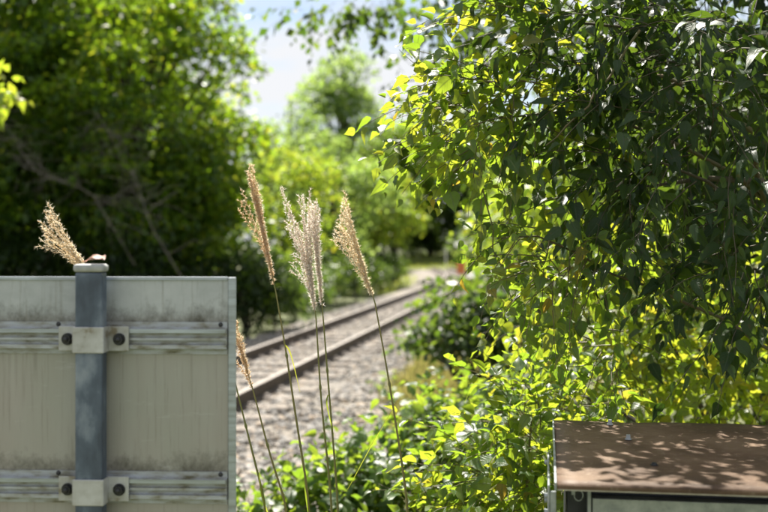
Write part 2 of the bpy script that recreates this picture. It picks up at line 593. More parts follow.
# ------------------------------------------------------------------ the setting: ground, ballast
TA = R(8.6)
TU, TN = np.array([math.sin(TA), math.cos(TA)]), np.array([math.cos(TA), -math.sin(TA)])
T_OFF, S0, TR = -3.478, 36.0, 160.0


def track(s, off, z):
    """A point along the line: s metres on, off metres to the right of its centre; straight, then bending left."""
    if s <= S0:
        p = TN * (T_OFF + off) + TU * s
    else:
        a = (s - S0) / TR
        c = TN * (T_OFF - TR) + TU * S0
        p = c + TN * (TR + off) * math.cos(a) + TU * (TR + off) * math.sin(a)
    return np.array([p[0], p[1], z])


def ground_z(x, y):
    r = math.hypot(x, y)
    z = -0.42 + .40 * max(0.0, 1 - r / 5.0)
    z += 1.6 * max(0.0, min(1.0, (y - 66) / 50)) * max(0.0, min(1.0, (x + 2) / 10 + .3))
    return z + .04 * math.sin(x * 1.3) * math.cos(y * .9) * min(1, r / 6)


def build_ground():
    def axis_pts(lim, fine, step):
        a = list(np.arange(-fine, fine + 1e-6, step))
        v = fine
        while v < lim:
            v *= 1.35
            a = [-v] + a + [v]
        return a
    xs, ys = axis_pts(500, 14, .7), [-500, -200, -80, -30, -12] + list(np.arange(-6, 110, 1.0)) + [130, 170, 240, 360, 600, 900]
    V = [(x, y, ground_z(x, y)) for y in ys for x in xs]
    nx = len(xs)
    F = [(j * nx + i, j * nx + i + 1, (j + 1) * nx + i + 1, (j + 1) * nx + i) for j in range(len(ys) - 1) for i in range(nx - 1)]
    m, n, l, b = mat('ground_soil')
    n1, n2 = noise(n, l, .35), noise(n, l, 9)
    r1 = ramp(n, [(.35, (.05, .085, .02)), (.58, (.09, .11, .035)), (.75, (.17, .14, .08))])
    l.new(n1.outputs['Fac'], r1.inputs[0])
    c = mixc(n, l, n2.outputs['Fac'], r1.outputs[0], (.09, .085, .04))
    l.new(c, b.inputs['Base Color'])
    b.inputs['Roughness'].default_value = .95
    bump(n, l, b, n2.outputs['Fac'], .8, .05)
    o = link('ground', fast_mesh('ground', V, [F]), m)
    tag(o, 'grassy brown earth verge beside and beyond the railway', 'ground', kind='structure')


build_ground()


def build_ballast():
    prof = [(-2.35, -.46), (-1.75, -.10), (-1.1, -.03), (0, -.015), (1.1, -.03), (2.0, -.09), (3.1, -.46)]
    ss = np.concatenate([np.arange(1, 40, .5), np.arange(40, 70, 1.5)])
    V = [track(s, o_, z + rng.normal(0, .012)) for s in ss for o_, z in prof]
    k = len(prof)
    F = [(i * k + j, i * k + j + 1, (i + 1) * k + j + 1, (i + 1) * k + j) for i in range(len(ss) - 1) for j in range(k - 1)]
    m, n, l, b = mat('ballast')
    n1, n2 = noise(n, l, 26, 3), noise(n, l, .7)
    r1 = ramp(n, [(.3, (.08, .075, .068)), (.5, (.19, .18, .168)), (.7, (.30, .285, .265))])
    l.new(n1.outputs['Fac'], r1.inputs[0])
    c = mixc(n, l, n2.outputs['Fac'], r1.outputs[0], (.22, .185, .14))
    l.new(c, b.inputs['Base Color']); b.inputs['Roughness'].default_value = .95
    bump(n, l, b, n1.outputs['Fac'], 1.0, .05)
    root = link('ballast_bed', fast_mesh('ballast_bed', V, [F], smooth=False), m)
    tag(root, 'pale grey stone ballast bed under the railway track', 'ballast', kind='structure')
    # loose stones
    bm = bmesh.new(); bmesh.ops.create_icosphere(bm, subdivisions=1, radius=1)
    iv = np.array([v.co[:] for v in bm.verts]); it = np.array([[v.index for v in f.verts] for f in bm.faces]); bm.free()
    N = 21000
    s = 7 + 26 * rng.random(N) ** 1.9
    off = rng.uniform(-2.3, 3.0, N)
    zz = np.interp(off, [p[0] for p in prof], [p[1] for p in prof])
    keep = np.abs(np.abs(off) - .5335) > .07
    s, off, zz = s[keep], off[keep], zz[keep]
    N = len(s)
    xy = TN[None] * (T_OFF + off)[:, None] + TU[None] * s[:, None]
    pos = np.column_stack([xy, zz + .008])
    size = rng.uniform(.016, .05, N)
    jit = rng.uniform(.62, 1.25, (N, len(iv), 1))
    sq = rng.uniform(.55, 1.15, (N, 1, 3)) * [1, 1, .85]
    v = iv[None] * jit * sq * size[:, None, None]
    ca, sa = np.cos(rng.random(N) * 6.28), np.sin(rng.random(N) * 6.28)
    x = v[:, :, 0] * ca[:, None] - v[:, :, 1] * sa[:, None]
    y = v[:, :, 0] * sa[:, None] + v[:, :, 1] * ca[:, None]
    v = np.stack([x, y, v[:, :, 2]], -1) + pos[:, None, :]
    F = (it[None] + np.arange(N)[:, None, None] * len(iv)).reshape(-1, 3)
    m, n, l, b = mat('ballast_stone')
    at = n.new('ShaderNodeAttribute'); at.attribute_name = 'rnd'
    r1 = ramp(n, [(0, (.08, .075, .07)), (.35, (.20, .19, .178)), (.75, (.32, .305, .285)), (1, (.32, .25, .18))])
    l.new(at.outputs['Fac'], r1.inputs[0]); l.new(r1.outputs[0], b.inputs['Base Color'])
    b.inputs['Roughness'].default_value = .85
    o = link('gravel', fast_mesh('gravel', v.reshape(-1, 3), [F], {'rnd': np.repeat(rng.random(N), len(iv))}, smooth=False), m, root)
    o['kind'] = 'stuff'


build_ballast()


def build_track():
    M['rail'] = simple('rail_steel', [(.3, (.045, .032, .025)), (.6, (.08, .058, .045)), (.8, (.12, .095, .08))], 14, .7, .2)
    n, l = M['rail'].node_tree.nodes, M['rail'].node_tree.links
    b = n['Principled BSDF']
    gm, sz = n.new('ShaderNodeNewGeometry'), n.new('ShaderNodeSeparateXYZ')
    l.new(gm.outputs['True Normal'], sz.inputs[0])
    gt = n.new('ShaderNodeMath'); gt.operation = 'GREATER_THAN'; gt.inputs[1].default_value = .97
    l.new(sz.outputs['Z'], gt.inputs[0])
    src = b.inputs['Base Color'].links[0].from_socket
    l.new(mixc(n, l, gt.outputs[0], src, (.26, .235, .21)), b.inputs['Base Color'])   # running surface worn bright
    M['sleeper'] = simple('sleeper_wood', [(.3, (.13, .11, .09)), (.7, (.26, .23, .20))], 14, .9, stretch=(1, 8, 8), bstr=.6, bdist=.01)
    root = thing('railway_track', track(12, 0, -.05), 'rusty railway track of two steel rails on timber sleepers in ballast', 'railway track')
    base = np.array(root.location)
    hp = [(-.055, 0), (.055, 0), (.055, .012), (.012, .03), (.009, .105), (.033, .118), (.033, .148), (.027, .153), (-.027, .153), (-.033, .148), (-.033, .118), (-.009, .105), (-.012, .03), (-.055, .012)]
    ss = np.concatenate([np.arange(2, 36, 2.0), np.arange(36, 69, 1.5)])
    k = len(hp)
    for side in (-1, 1):
        V = [track(s, side * .5335 + a, z) - base for s in ss for a, z in hp]
        F = [(i * k + j, i * k + (j + 1) % k, (i + 1) * k + (j + 1) % k, (i + 1) * k + j) for i in range(len(ss) - 1) for j in range(k)]
        link('rail', fast_mesh('rail', V, [F], smooth=False), M['rail'], root)
    bm = bmesh.new(); box_bm(bm, (-1.0, -.10, -.14), (1.0, .10, .012), .012, 1)
    sm = bm_mesh('sleeper', bm); sm.materials.append(M['sleeper'])
    bm = bmesh.new()
    for o_ in (-.5335, .5335):
        box_bm(bm, (o_ - .13, -.07, .0125), (o_ + .13, .07, .02))
        for q in (-1, 1):
            box_bm(bm, (o_ + q * .085 - .03, -.025, .02), (o_ + q * .085 + .03, .025, .042), .006, 1)
    pm = bm_mesh('tie_plates', bm); pm.materials.append(M['rail'])
    for i, s in enumerate(np.arange(5.2, 68, .62)):
        p, q = track(s, 0, 0), track(s + .1, 0, 0)
        a = math.atan2(q[1] - p[1], q[0] - p[0]) - math.pi / 2
        o = bpy.data.objects.new('sleeper', sm); col.objects.link(o); o.parent = root
        o.location = Vector(p - base); o.rotation_euler = (0, 0, a + rng.normal(0, .01))
        if s < 30:
            t = bpy.data.objects.new('tie_plates', pm); col.objects.link(t); t.parent = o
            t['kind'] = 'stuff'


build_track()

# ------------------------------------------------------------------ sign seen from behind
def build_sign():
    D = 2.0
    yaw = R(2.5)
    base = np.array([(95.5 - 384) / FPX * D, D - .035, ground_z(-.54, 2.0)])
    m_p, n, l, b = mat('sign_sheet')
    n1 = noise(n, l, 4, 5, .55, (5, 1, .8))
    n2 = noise(n, l, 2.3, 4)
    n3 = noise(n, l, 70, 6, .7)
    r1 = ramp(n, [(.3, (.33, .31, .285)), (.55, (.385, .375, .355)), (.75, (.44, .435, .42))])
    l.new(n1.outputs['Fac'], r1.inputs[0])
    r2 = ramp(n, [(.40, (.38, .34, .305)), (.60, (.35, .36, .31))])
    l.new(n2.outputs['Fac'], r2.inputs[0])
    c = mixc(n, l, .55, r1.outputs[0], r2.outputs[0])
    geo = n.new('ShaderNodeTexCoord'); sp = n.new('ShaderNodeSeparateXYZ')
    l.new(geo.outputs['Object'], sp.inputs[0])
    # weathered grey metal above the upper rail, yellowed film below
    up = n.new('ShaderNodeMapRange'); up.interpolation_type = 'SMOOTHSTEP'
    up.inputs['From Min'].default_value, up.inputs['From Max'].default_value = 1.44 - base[2], 1.475 - base[2]
    l.new(sp.outputs['Z'], up.inputs['Value'])
    n5 = noise(n, l, 9, 7, .7)
    r4 = ramp(n, [(.3, (.36, .385, .395)), (.5, (.44, .465, .48)), (.7, (.52, .545, .56))])
    l.new(n5.outputs['Fac'], r4.inputs[0])
    c = mixc(n, l, up.outputs[0], c, r4.outputs[0])
    # grime gathered above each rail and speckles of lichen
    prev = None
    for zc in (1.448, 1.168):
        g = n.new('ShaderNodeMapRange'); g.interpolation_type = 'SMOOTHSTEP'
        g.inputs['From Min'].default_value, g.inputs['From Max'].default_value = zc + .075 - base[2], zc - .01 - base[2]
        l.new(sp.outputs['Z'], g.inputs['Value'])
        g2 = n.new('ShaderNodeMapRange')
        g2.inputs['From Min'].default_value, g2.inputs['From Max'].default_value = zc - .06 - base[2], zc - .03 - base[2]
        l.new(sp.outputs['Z'], g2.inputs['Value'])
        mu = n.new('ShaderNodeMath'); mu.operation = 'MULTIPLY'
        l.new(g.outputs[0], mu.inputs[0]); l.new(g2.outputs[0], mu.inputs[1])
        if prev:
            mx = n.new('ShaderNodeMath'); mx.operation = 'MAXIMUM'
            l.new(prev, mx.inputs[0]); l.new(mu.outputs[0], mx.inputs[1]); prev = mx.outputs[0]
        else:
            prev = mu.outputs[0]
    n4 = noise(n, l, 14, 8, .8, (1, 1, .8))
    ad = n.new('ShaderNodeMath'); ad.operation = 'MULTIPLY_ADD'; ad.inputs[1].default_value = .34
    l.new(prev, ad.inputs[0]); l.new(n4.outputs['Fac'], ad.inputs[2])
    th = n.new('ShaderNodeMapRange')
    th.inputs['From Min'].default_value, th.inputs['From Max'].default_value = .62, .92
    l.new(ad.outputs[0], th.inputs['Value'])
    c = mixc(n, l, th.outputs[0], c, (.07, .065, .05))
    n6 = noise(n, l, 5, 7, .7, (26, 1, 1.1))
    dr = n.new('ShaderNodeMapRange'); dr.inputs['From Min'].default_value, dr.inputs['From Max'].default_value = .54, .72
    dr.inputs['To Max'].default_value = .62
    l.new(n6.outputs['Fac'], dr.inputs['Value'])
    c = mixc(n, l, dr.outputs[0], c, (.20, .19, .155))              # run-down streaks
    n7 = noise(n, l, 7, 7, .75, (1.3, 1, 9))
    sc2 = n.new('ShaderNodeMapRange'); sc2.inputs['From Min'].default_value, sc2.inputs['From Max'].default_value = .60, .70
    sc2.inputs['To Max'].default_value = .4
    l.new(n7.outputs['Fac'], sc2.inputs['Value'])
    c = mixc(n, l, sc2.outputs[0], c, (.54, .55, .55))              # rubbed, paler marks
    l.new(c, b.inputs['Base Color'])
    b.inputs['Roughness'].default_value = .5; b.inputs['Metallic'].default_value = .15
    bump(n, l, b, n3.outputs['Fac'], .15, .001)

    M['alu'] = simple('aluminium_rail', [(.3, (.26, .28, .28)), (.5, (.38, .42, .46)), (.75, (.48, .54, .60))], 22, .38, .6, .25, .001, (.5, 1, 5))
    M['alu_dirty'] = simple('stained_aluminium', [(.30, (.14, .13, .08)), (.42, (.30, .30, .27)), (.55, (.40, .42, .44)), (.75, (.48, .52, .57))], 34, .55, .3, .4, .001, (.8, 1, 2.5))
    M['post'] = simple('painted_steel_post', [(.36, (.055, .072, .10)), (.50, (.09, .118, .16)), (.56, (.15, .185, .235)), (.68, (.25, .29, .34))], 17, .5, .1, .25, .001, (1, 1, .6))
    M['bracket'] = simple('bracket_steel', [(.32, (.22, .19, .13)), (.42, (.40, .40, .38)), (.7, (.54, .55, .55))], 30, .5, .3, .2, .001)
    M['bolt'] = simple('dark_bolt', [(.3, (.02, .022, .025)), (.65, (.06, .06, .062)), (.8, (.12, .07, .04))], 60, .45, .6)
    M['cap'] = simple('post_cap', [(.3, (.30, .31, .31)), (.7, (.46, .47, .47))], 40, .6)
    M['signface'] = simple('sign_face_white', [(.3, (.7, .7, .7)), (.7, (.78, .78, .78))], 5, .4)

    root = thing('road_sign', base, 'back of a weathered grey metal sign panel on a blue grey square post', 'sign', rz=-yaw)
    zb = base[2]
    Z = lambda z: z - zb
    xr, xl = .262, -.262
    zt, zbot = 1.538, 1.03
    y0 = .038                                     # camera-side face of the sheet
    box('panel', (xl, y0, Z(zbot)), (xr, y0 + .003, Z(zt)), m_p, root)
    # folded edging round the sheet, butted at the corners
    w, pr = .013, .004
    box('edge_strip', (xr - w, y0 - pr, Z(zbot)), (xr + .002, y0 - .0002, Z(zt)), M['alu'], root, .0012, 1)
    box('edge_strip', (xl - .002, y0 - pr, Z(zbot)), (xl + w, y0 - .0002, Z(zt)), M['alu'], root, .0012, 1)
    box('edge_strip', (xl + w + .001, y0 - pr + .001, Z(zt - .006)), (xr - w - .001, y0 - .0002, Z(zt + .001)), M['alu'], root, .0008, 1)
    # extruded rails: flange, lip, slot, lip, flange
    for zc in (1.424, 1.1445):
        H = [(.0, -.030), (.0, .030), (-.0025, .030), (-.0025, .019), (-.014, .018), (-.014, .010), (-.006, .009), (-.006, .0015), (-.0115, .001), (-.0115, -.0035),
             (-.006, -.004), (-.006, -.011), (-.014, -.012), (-.014, -.019), (-.0025, -.021), (-.0025, -.030)]
        prof = [(y0 - .0003 + a, Z(zc) + h) for a, h in H]
        rl = extrude_profile('mounting_rail', prof, xl + .016, xr - .0145, 'x', M['alu_dirty'], root)
        # bright lip of the rail as a strip of its own
        extrude_profile('rail_lip', [(y0 - .0146, Z(zc) + .0105), (y0 - .0146, Z(zc) + .0175), (y0 - .0162, Z(zc) + .0175), (y0 - .0162, Z(zc) + .0105)], xl + .018, xr - .016, 'x', M['alu'], rl)
        for xx in (-.225, -.072, .235):
            bm = bmesh.new()
            bmesh.ops.create_uvsphere(bm, u_segments=10, v_segments=6, radius=.0045)
            o = link('rivet', bm_mesh('rivet', bm, True), M['bolt'], rl, (xx, y0 - .003, Z(zc) + .0255))
            o.scale = (1, .5, 1)
        # strap: across the post, back along its sides, ears out on the rail
        br = thing_part = bpy.data.objects.new('bracket', None)
        col.objects.link(br); br.parent = root
        hw, f, t = .0260, -.0125, .003
        h0, h1 = Z(zc) - .024, Z(zc) + .024
        ey = y0 - .0168
        box('strap', (-hw - t, f - t, h0), (hw + t, f - .0002, h1), M['bracket'], br, .0014, 1)
        for sx in (-1, 1):
            xa, xb = sorted((sx * (hw + .0002), sx * (hw + t - .0003)))
            box('strap_side', (xa, f, h0 + .0005), (xb, ey - .0002, h1 - .0005), M['bracket'], br)
            xa, xb = sorted((sx * (hw + .0005), sx * (hw + .040)))
            e = box('ear', (xa, ey - t, h0 + .001), (xb, ey, h1 - .001), M['bracket'], br, .001, 1)
            bm = bmesh.new()
            bmesh.ops.create_cone(bm, cap_ends=True, segments=20, radius1=.0115, radius2=.0115, depth=.002)
            bmesh.ops.create_cone(bm, cap_ends=True, segments=6, radius1=.009, radius2=.0086, depth=.009, matrix=Matrix.Translation((0, 0, .0056)))
            bmesh.ops.create_uvsphere(bm, u_segments=12, v_segments=6, radius=.0055, matrix=Matrix.Translation((0, 0, .010)))
            o = link('bolt', bm_mesh('bolt', bm), M['bolt'], br, (sx * (hw + .0225), ey - t - .001, Z(zc) - .001))
            o.rotation_euler = (R(90), rng.random(), 0)
    # post with its cap
    bm = box_bm(bmesh.new(), (-.0252, -.0120, -.3), (.0252, .0205, Z(1.548)), .004, 3)
    link('post', bm_mesh('post', bm), M['post'], root)
    bm = box_bm(bmesh.new(), (-.0282, -.0150, Z(1.5485)), (.0282, .0235, Z(1.5615)), .005, 3)
    for v in bm.verts:
        if v.co.z > Z(1.556):
            v.co.z += .004 * (1 - (v.co.x / .03) ** 2)
    link('cap', bm_mesh('cap', bm, True), M['cap'], root)
    # dry leaf lying on the cap
    lf = leaf_template(.25, .5, .30, .06, .4, .1)
    me = fast_mesh('fallen_leaf', lf[0] * .046, [lf[1], lf[2]])
    o = link('fallen_leaf', me, M['deadleaf'])
    c = Matrix.Rotation(-yaw, 3, 'Z') @ Vector((.026, .002, 0))
    o.location = (base[0] + c.x, base[1] + c.y, 1.5705)
    o.rotation_euler = (R(10), R(-6), R(80))
    tag(o, 'curled brown dead leaf lying on top of the sign post', 'leaf')


build_sign()

# ------------------------------------------------------------------ equipment cabinet
def build_cabinet():
    O = np.array([.316, 1.95, 0])
    gz = ground_z(.6, 2.2)
    root = thing('equipment_cabinet', (O[0], O[1], gz), 'grey metal equipment cabinet with a rusty brown overhanging lid among the vines', 'cabinet', rz=-TA)
    zf, zk = 1.161 - gz, 1.179 - gz
    Wd, Dp = 1.05, .607
    m, n, l, b = mat('rusty_lid')
    n1, n2, n3 = noise(n, l, 7, 6, .65), noise(n, l, 60, 5, .7), noise(n, l, 2.2, 3)
    r1 = ramp(n, [(.30, (.055, .032, .018)), (.5, (.11, .066, .038)), (.7, (.17, .112, .068))])
    l.new(n1.outputs['Fac'], r1.inputs[0])
    r2 = ramp(n, [(.56, (0, 0, 0)), (.72, (1, 1, 1))]); l.new(n2.outputs['Fac'], r2.inputs[0])
    c = mixc(n, l, r2.outputs[0], r1.outputs[0], (.21, .155, .105))
    l.new(c, b.inputs['Base Color'])
    b.inputs['Roughness'].default_value = .62
    b.inputs['Specular IOR Level'].default_value = .35
    bump(n, l, b, n2.outputs['Fac'], .5, .0015)
    M['galv'] = simple('galvanised_sheet', [(.3, (.24, .27, .28)), (.5, (.36, .39, .40)), (.72, (.47, .50, .51))], 38, .45, .45, .25, .001)
    M['galv_shade'] = simple('shaded_galvanised', [(.3, (.06, .065, .07)), (.7, (.12, .125, .13))], 18, .7, .2)  # same metal coloured dark, painting in the shade of the recess under the lid
    M['edge'] = simple('lid_edge', [(.3, (.30, .26, .18)), (.7, (.46, .43, .34))], 40, .6)
    # lid: a sheet that falls towards the front, with turned down rims
    t = .006
    bm = bmesh.new()
    nx, ny = 26, 14
    top, bot = [], []
    for j in range(ny + 1):
        for i in range(nx + 1):
            x, y = i / nx * Wd, j / ny * Dp
            z = zf + (zk - zf) * j / ny + .0012 * math.sin(x * 14) * math.sin(y * 9) + .0007 * rng.normal()
            top.append(bm.verts.new((x, y, z))); bot.append(bm.verts.new((x, y, z - t)))
    w = nx + 1
    for j in range(ny):
        for i in range(nx):
            a = j * w + i
            bm.faces.new((top[a], top[a + 1], top[a + w + 1], top[a + w]))
            bm.faces.new((bot[a], bot[a + w], bot[a + w + 1], bot[a + 1]))
    ring = [i for i in range(w)] + [j * w + nx for j in range(1, ny + 1)] + [ny * w + i for i in range(nx - 1, -1, -1)] + [j * w for j in range(ny - 1, 0, -1)]
    for q in range(len(ring)):
        a, c_ = ring[q], ring[(q + 1) % len(ring)]
        bm.faces.new((top[a], bot[a], bot[c_], top[c_]))
    lid = link('lid', bm_mesh('lid', bm, True), m, root)
    box('lid_rim', (.001, -.0022, zf - .0085), (Wd, -.0002, zf - .002), m, lid)
    box('lid_trim', (.001, -.0016, zf - .0112), (Wd, .004, zf - .0088), M['edge'], lid)
    bm = bmesh.new()
    for y_, z_ in ((0, zf), (Dp, zk)):
        for x_ in (-.0042, -.0004):
            for h in (-.012, .0025):
                bm.verts.new((x_, y_, z_ + h))
    bm.verts.ensure_lookup_table()
    v = bm.verts
    for f in ((0, 1, 3, 2), (4, 6, 7, 5), (0, 4, 5, 1), (2, 3, 7, 6), (1, 5, 7, 3), (0, 2, 6, 4)):
        bm.faces.new([v[i] for i in f])
    bmesh.ops.recalc_face_normals(bm, faces=bm.faces)
    link('lid_side_rim', bm_mesh('lid_side_rim', bm), M['galv'], lid)
    zz = lambda y: zf + (zk - zf) * y / Dp
    for x, y, h in ((.128, .565, .010), (.158, .405, .009), (.19, .17, .004), (.62, .40, .008)):
        bm = bmesh.new()
        bmesh.ops.create_cone(bm, cap_ends=True, segments=16, radius1=.0075, radius2=.0075, depth=.002, matrix=Matrix.Translation((0, 0, .0015)))
        bmesh.ops.create_cone(bm, cap_ends=True, segments=6, radius1=.0055, radius2=.0048, depth=h, matrix=Matrix.Translation((0, 0, h / 2 + .002)))
        link('bolt', bm_mesh('bolt', bm), M['galv'] if h > .005 else M['bolt'], lid, (x, y, zz(y)))
    # body
    y0 = .105
    box('body', (.022, y0 + .045, 0), (Wd - .03, Dp - .03, zf - .012), M['galv_shade'], root)
    box('front_panel', (.068, y0, .02), (Wd - .04, y0 + .004, 1.113 - gz), M['galv'], root, .0015, 1)
    box('panel_top_flange', (.068, y0 + .0045, 1.108 - gz), (Wd - .04, y0 + .030, 1.1125 - gz), M['galv'], root)
    box('frame_post', (.0585, y0 - .001, .02), (.066, y0 + .044, zf - .016), M['galv'], root, .001, 1)
    # side door edge standing proud at the left, with its bolts
    sdr = box('side_door', (-.0165, .035, .02), (-.0125, .36, zf - .010), M['galv'], root, .0012, 1)
    box('side_door_edge', (-.012, .035, .02), (-.001, .041, zf - .022), M['galv'], sdr, .0008, 1)
    for q, (y, z) in enumerate(((.06, 1.125), (.06, 1.095), (.30, 1.14), (.30, 1.06))):
        bm = bmesh.new()
        bmesh.ops.create_cone(bm, cap_ends=True, segments=6, radius1=.006, radius2=.005, depth=.006)
        o = link('bolt', bm_mesh('bolt', bm), M['galv'], sdr, (-.0198, y, z - gz))
        o.rotation_euler = (0, R(90), 0)
    # hasp and ring in the corner gap
    hs = box('hasp', (.028, y0 - .004, 1.118 - gz), (.036, y0 + .002, zf - .02), M['galv'], root, .001, 1)
    for z in (1.118,):
        a = np.linspace(0, 2 * math.pi, 15)
        pts = np.column_stack([.042 + .0085 * np.cos(a), np.full(15, y0 - .002), z - gz + .0105 * np.sin(a)])
        V, F = tubes([(pts, np.full(15, .0017))], 6)
        link('ring', fast_mesh('ring', V, F), M['galv'], hs)
    # small pale arrow mark on the dark strip under the lid
    ar = [(0, 0), (.008, .0045), (.008, .0018), (.046, .0018), (.046, -.0018), (.008, -.0018), (.008, -.0045)]
    bm = bmesh.new()
    f0 = bm.faces.new([bm.verts.new((.135 + a, y0 + .0435, zf - .036 + h)) for a, h in ar])
    r = bmesh.ops.extrude_face_region(bm, geom=[f0])
    for e in r['geom']:
        if isinstance(e, bmesh.types.BMVert):
            e.co.y -= .001
    bmesh.ops.recalc_face_normals(bm, faces=bm.faces)
    link('arrow_mark', bm_mesh('arrow_mark', bm), M['galv_shade'] if False else M['bracket'], root)


build_cabinet()

# ------------------------------------------------------------------ plume grass
def build_grass(label, tip, base, path, gz_d, n, spread, mkey, shape, seed_gap=.0062, blades=()):
    """path: points of the stem from the plume base downwards (world). shape: function giving sideways offset range."""
    path = np.array(path)
    foot = path[-1] + (path[-1] - path[-2]) / np.linalg.norm(path[-1] - path[-2]) * .2
    g = ground_z(foot[0], foot[1])
    foot = np.array([path[-1][0] + (path[-1][0] - path[0][0]) * .35, path[-1][1], g])
    root = thing('plume_grass', foot, label, 'grass', 'tall plume grass stalks behind the sign')
    pts = np.vstack([path, foot])
    # resample smoothly
    t = np.linspace(0, 1, len(pts)); tt = np.linspace(0, 1, 26)
    pts = np.column_stack([np.interp(tt, t, pts[:, i]) for i in range(3)])
    for _ in range(3):
        pts[1:-1] = (pts[:-2] + 2 * pts[1:-1] + pts[2:]) / 4
    tube_obj('stem', [(pts, np.linspace(.0017, .0034, 26))], M['stem'], root, foot, 7)
    for k in (7, 14):
        p = pts[k]; d = pts[k + 1] - pts[k]; d /= np.linalg.norm(d)
        tube_obj('stem_node', [(np.array([p - d * .006, p, p + d * .006]), np.array([.0026, .0036, .0026]))], M['stem'], root, foot, 7)
    base, tip = np.array(base, float), np.array(tip, float)
    ax = tip - base; ln = np.linalg.norm(ax); axn = ax / ln
    view = np.array([0, 1.0, 0]); lat = np.cross(axn, view); lat /= np.linalg.norm(lat)      # to the left as seen from the camera when positive
    dep = np.cross(axn, lat)
    head = bpy.data.objects.new('plume', None); col.objects.link(head); head.parent = root
    head.location = Vector(base - foot)
    tube_obj('rachis', [(np.array([base + axn * ln * f - dep * 0 for f in np.linspace(0, .5, 5)]), np.linspace(.0016, .0008, 5))], M['stem'], head, base, 5)
    oct_v = np.array([(0, 0, -1), (1, 0, 0), (0, 1, 0), (-1, 0, 0), (0, -1, 0), (0, 0, 1.0)])
    oct_f = np.array([(0, 2, 1), (0, 3, 2), (0, 4, 3), (0, 1, 4), (5, 1, 2), (5, 2, 3), (5, 3, 4), (5, 4, 1)])
    for i in range(n):
        s0 = rng.uniform(.0, .42)
        u, lo, hi = shape(i, n)
        e = base + ax * u + lat * rng.uniform(lo, hi) * spread + dep * rng.normal(0, .35) * spread
        st = base + axn * ln * s0 * min(1, u)
        mid = st * .5 + (base + ax * (s0 + u) / 2 * 1.0) * .5
        mid = (st + e) / 2 * .55 + (base + ax * (s0 * .35 + u * .65)) * .45
        k = 16
        c = curve(st, e, mid=mid, k=k, wob=.0006)
        L = np.linalg.norm(np.diff(c, axis=0), axis=1).sum()
        V, F = tubes([(c, np.linspace(.0008, .0004, k))], 3)
        F = F[0]
        Vs, Ts, rr = [V], [], [np.full(len(V), .2)]
        off = len(V)
        m = int(L / seed_gap)
        tq = np.linspace(.06, 1, m)
        idx = tq * (k - 1); i0 = np.minimum(idx.astype(int), k - 2); fr = (idx - i0)[:, None]
        sp = c[i0] * (1 - fr) + c[i0 + 1] * fr
        td = c[i0 + 1] - c[i0]; td /= np.linalg.norm(td, axis=1)[:, None]
        for q in range(m):
            th = rng.random() * 6.28
            a = np.cross(td[q], [0.3, 1, .2]); a /= np.linalg.norm(a); b2 = np.cross(td[q], a)
            sidev = a * math.cos(th) + b2 * math.sin(th)
            zax = td[q] * .85 + sidev * .55; zax /= np.linalg.norm(zax)
            xax = np.cross(zax, [.1, .9, .4]); xax /= np.linalg.norm(xax); yax = np.cross(zax, xax)
            half, wd = rng.uniform(.0028, .0037), rng.uniform(.0013, .0019)
            cen = sp[q] + sidev * .0016 + zax * half * .8
            Vs.append(cen + oct_v[:, :1] * xax * wd + oct_v[:, 1:2] * yax * wd + oct_v[:, 2:] * zax * half)
            Ts.append(oct_f + off); rr.append(np.full(6, rng.random())); off += 6
            # silky hairs round the seed
            for _ in range(6):
                hv = zax * .6 + rng.normal(0, .55, 3); hv /= np.linalg.norm(hv)
                tipp = cen + hv * rng.uniform(.006, .010)
                wv = np.cross(hv, [.2, 1, .1]); wv /= np.linalg.norm(wv)
                Vs.append(np.array([cen - wv * .0003, cen + wv * .0003, tipp])); Ts.append(np.array([[off, off + 1, off + 2]])); rr.append(np.full(3, .95)); off += 3
        me = fast_mesh('raceme', np.vstack(Vs) - base, [np.concatenate(Ts), F], {'rnd': np.concatenate(rr)})
        link('raceme', me, M[mkey], head)
    for bl in blades:
        bl = np.array(bl, float)
        t = np.linspace(0, 1, len(bl)); tt = np.linspace(0, 1, 12)
        c = np.column_stack([np.interp(tt, t, bl[:, i]) for i in range(3)])
        for _ in range(2):
            c[1:-1] = (c[:-2] + 2 * c[1:-1] + c[2:]) / 4
        ln = np.linalg.norm(np.diff(bl, axis=0), axis=1).sum()
        wd = np.interp(tt, [0, .3, 1], [.0014, .0020, .0003]) * (1.0 if ln < .15 else .45)
        tg = np.gradient(c, axis=0)
        sv = np.cross(tg, [0.2, 1, .3]); sv /= np.linalg.norm(sv, axis=1)[:, None]
        V = np.vstack([c - sv * wd[:, None] + [0, .0012, 0], c, c + sv * wd[:, None] + [0, .0012, 0]])
        F = [(j * 12 + i, j * 12 + i + 1, (j + 1) * 12 + i + 1, (j + 1) * 12 + i) for j in range(2) for i in range(11)]
        link('blade', fast_mesh('blade', V - foot, [F], {'rnd': np.repeat(rng.random(1), 36)}), M['blade'], root)
    return root


def narrow(i, n):
    return (rng.uniform(.72, 1.0), -.45, .55) if i > 2 else ((.86, .62, .40)[i] if False else (.80 - .07 * i), 1.3 + .35 * i, 1.5 + .35 * i)


def broad(i, n):
    return (rng.uniform(.66, 1.02), -.6, .95) if i > 2 else (.50 - .06 * i, .75 + .12 * i, .85 + .12 * i)


def broad_r(i, n):
    return rng.uniform(.75, 1.0), -.5, .5


def fan(i, n):
    f = i / n
    return .62 + .38 * (1 - f) * rng.uniform(.85, 1.05), f * 1.3 - .35, f * 1.3 - .15


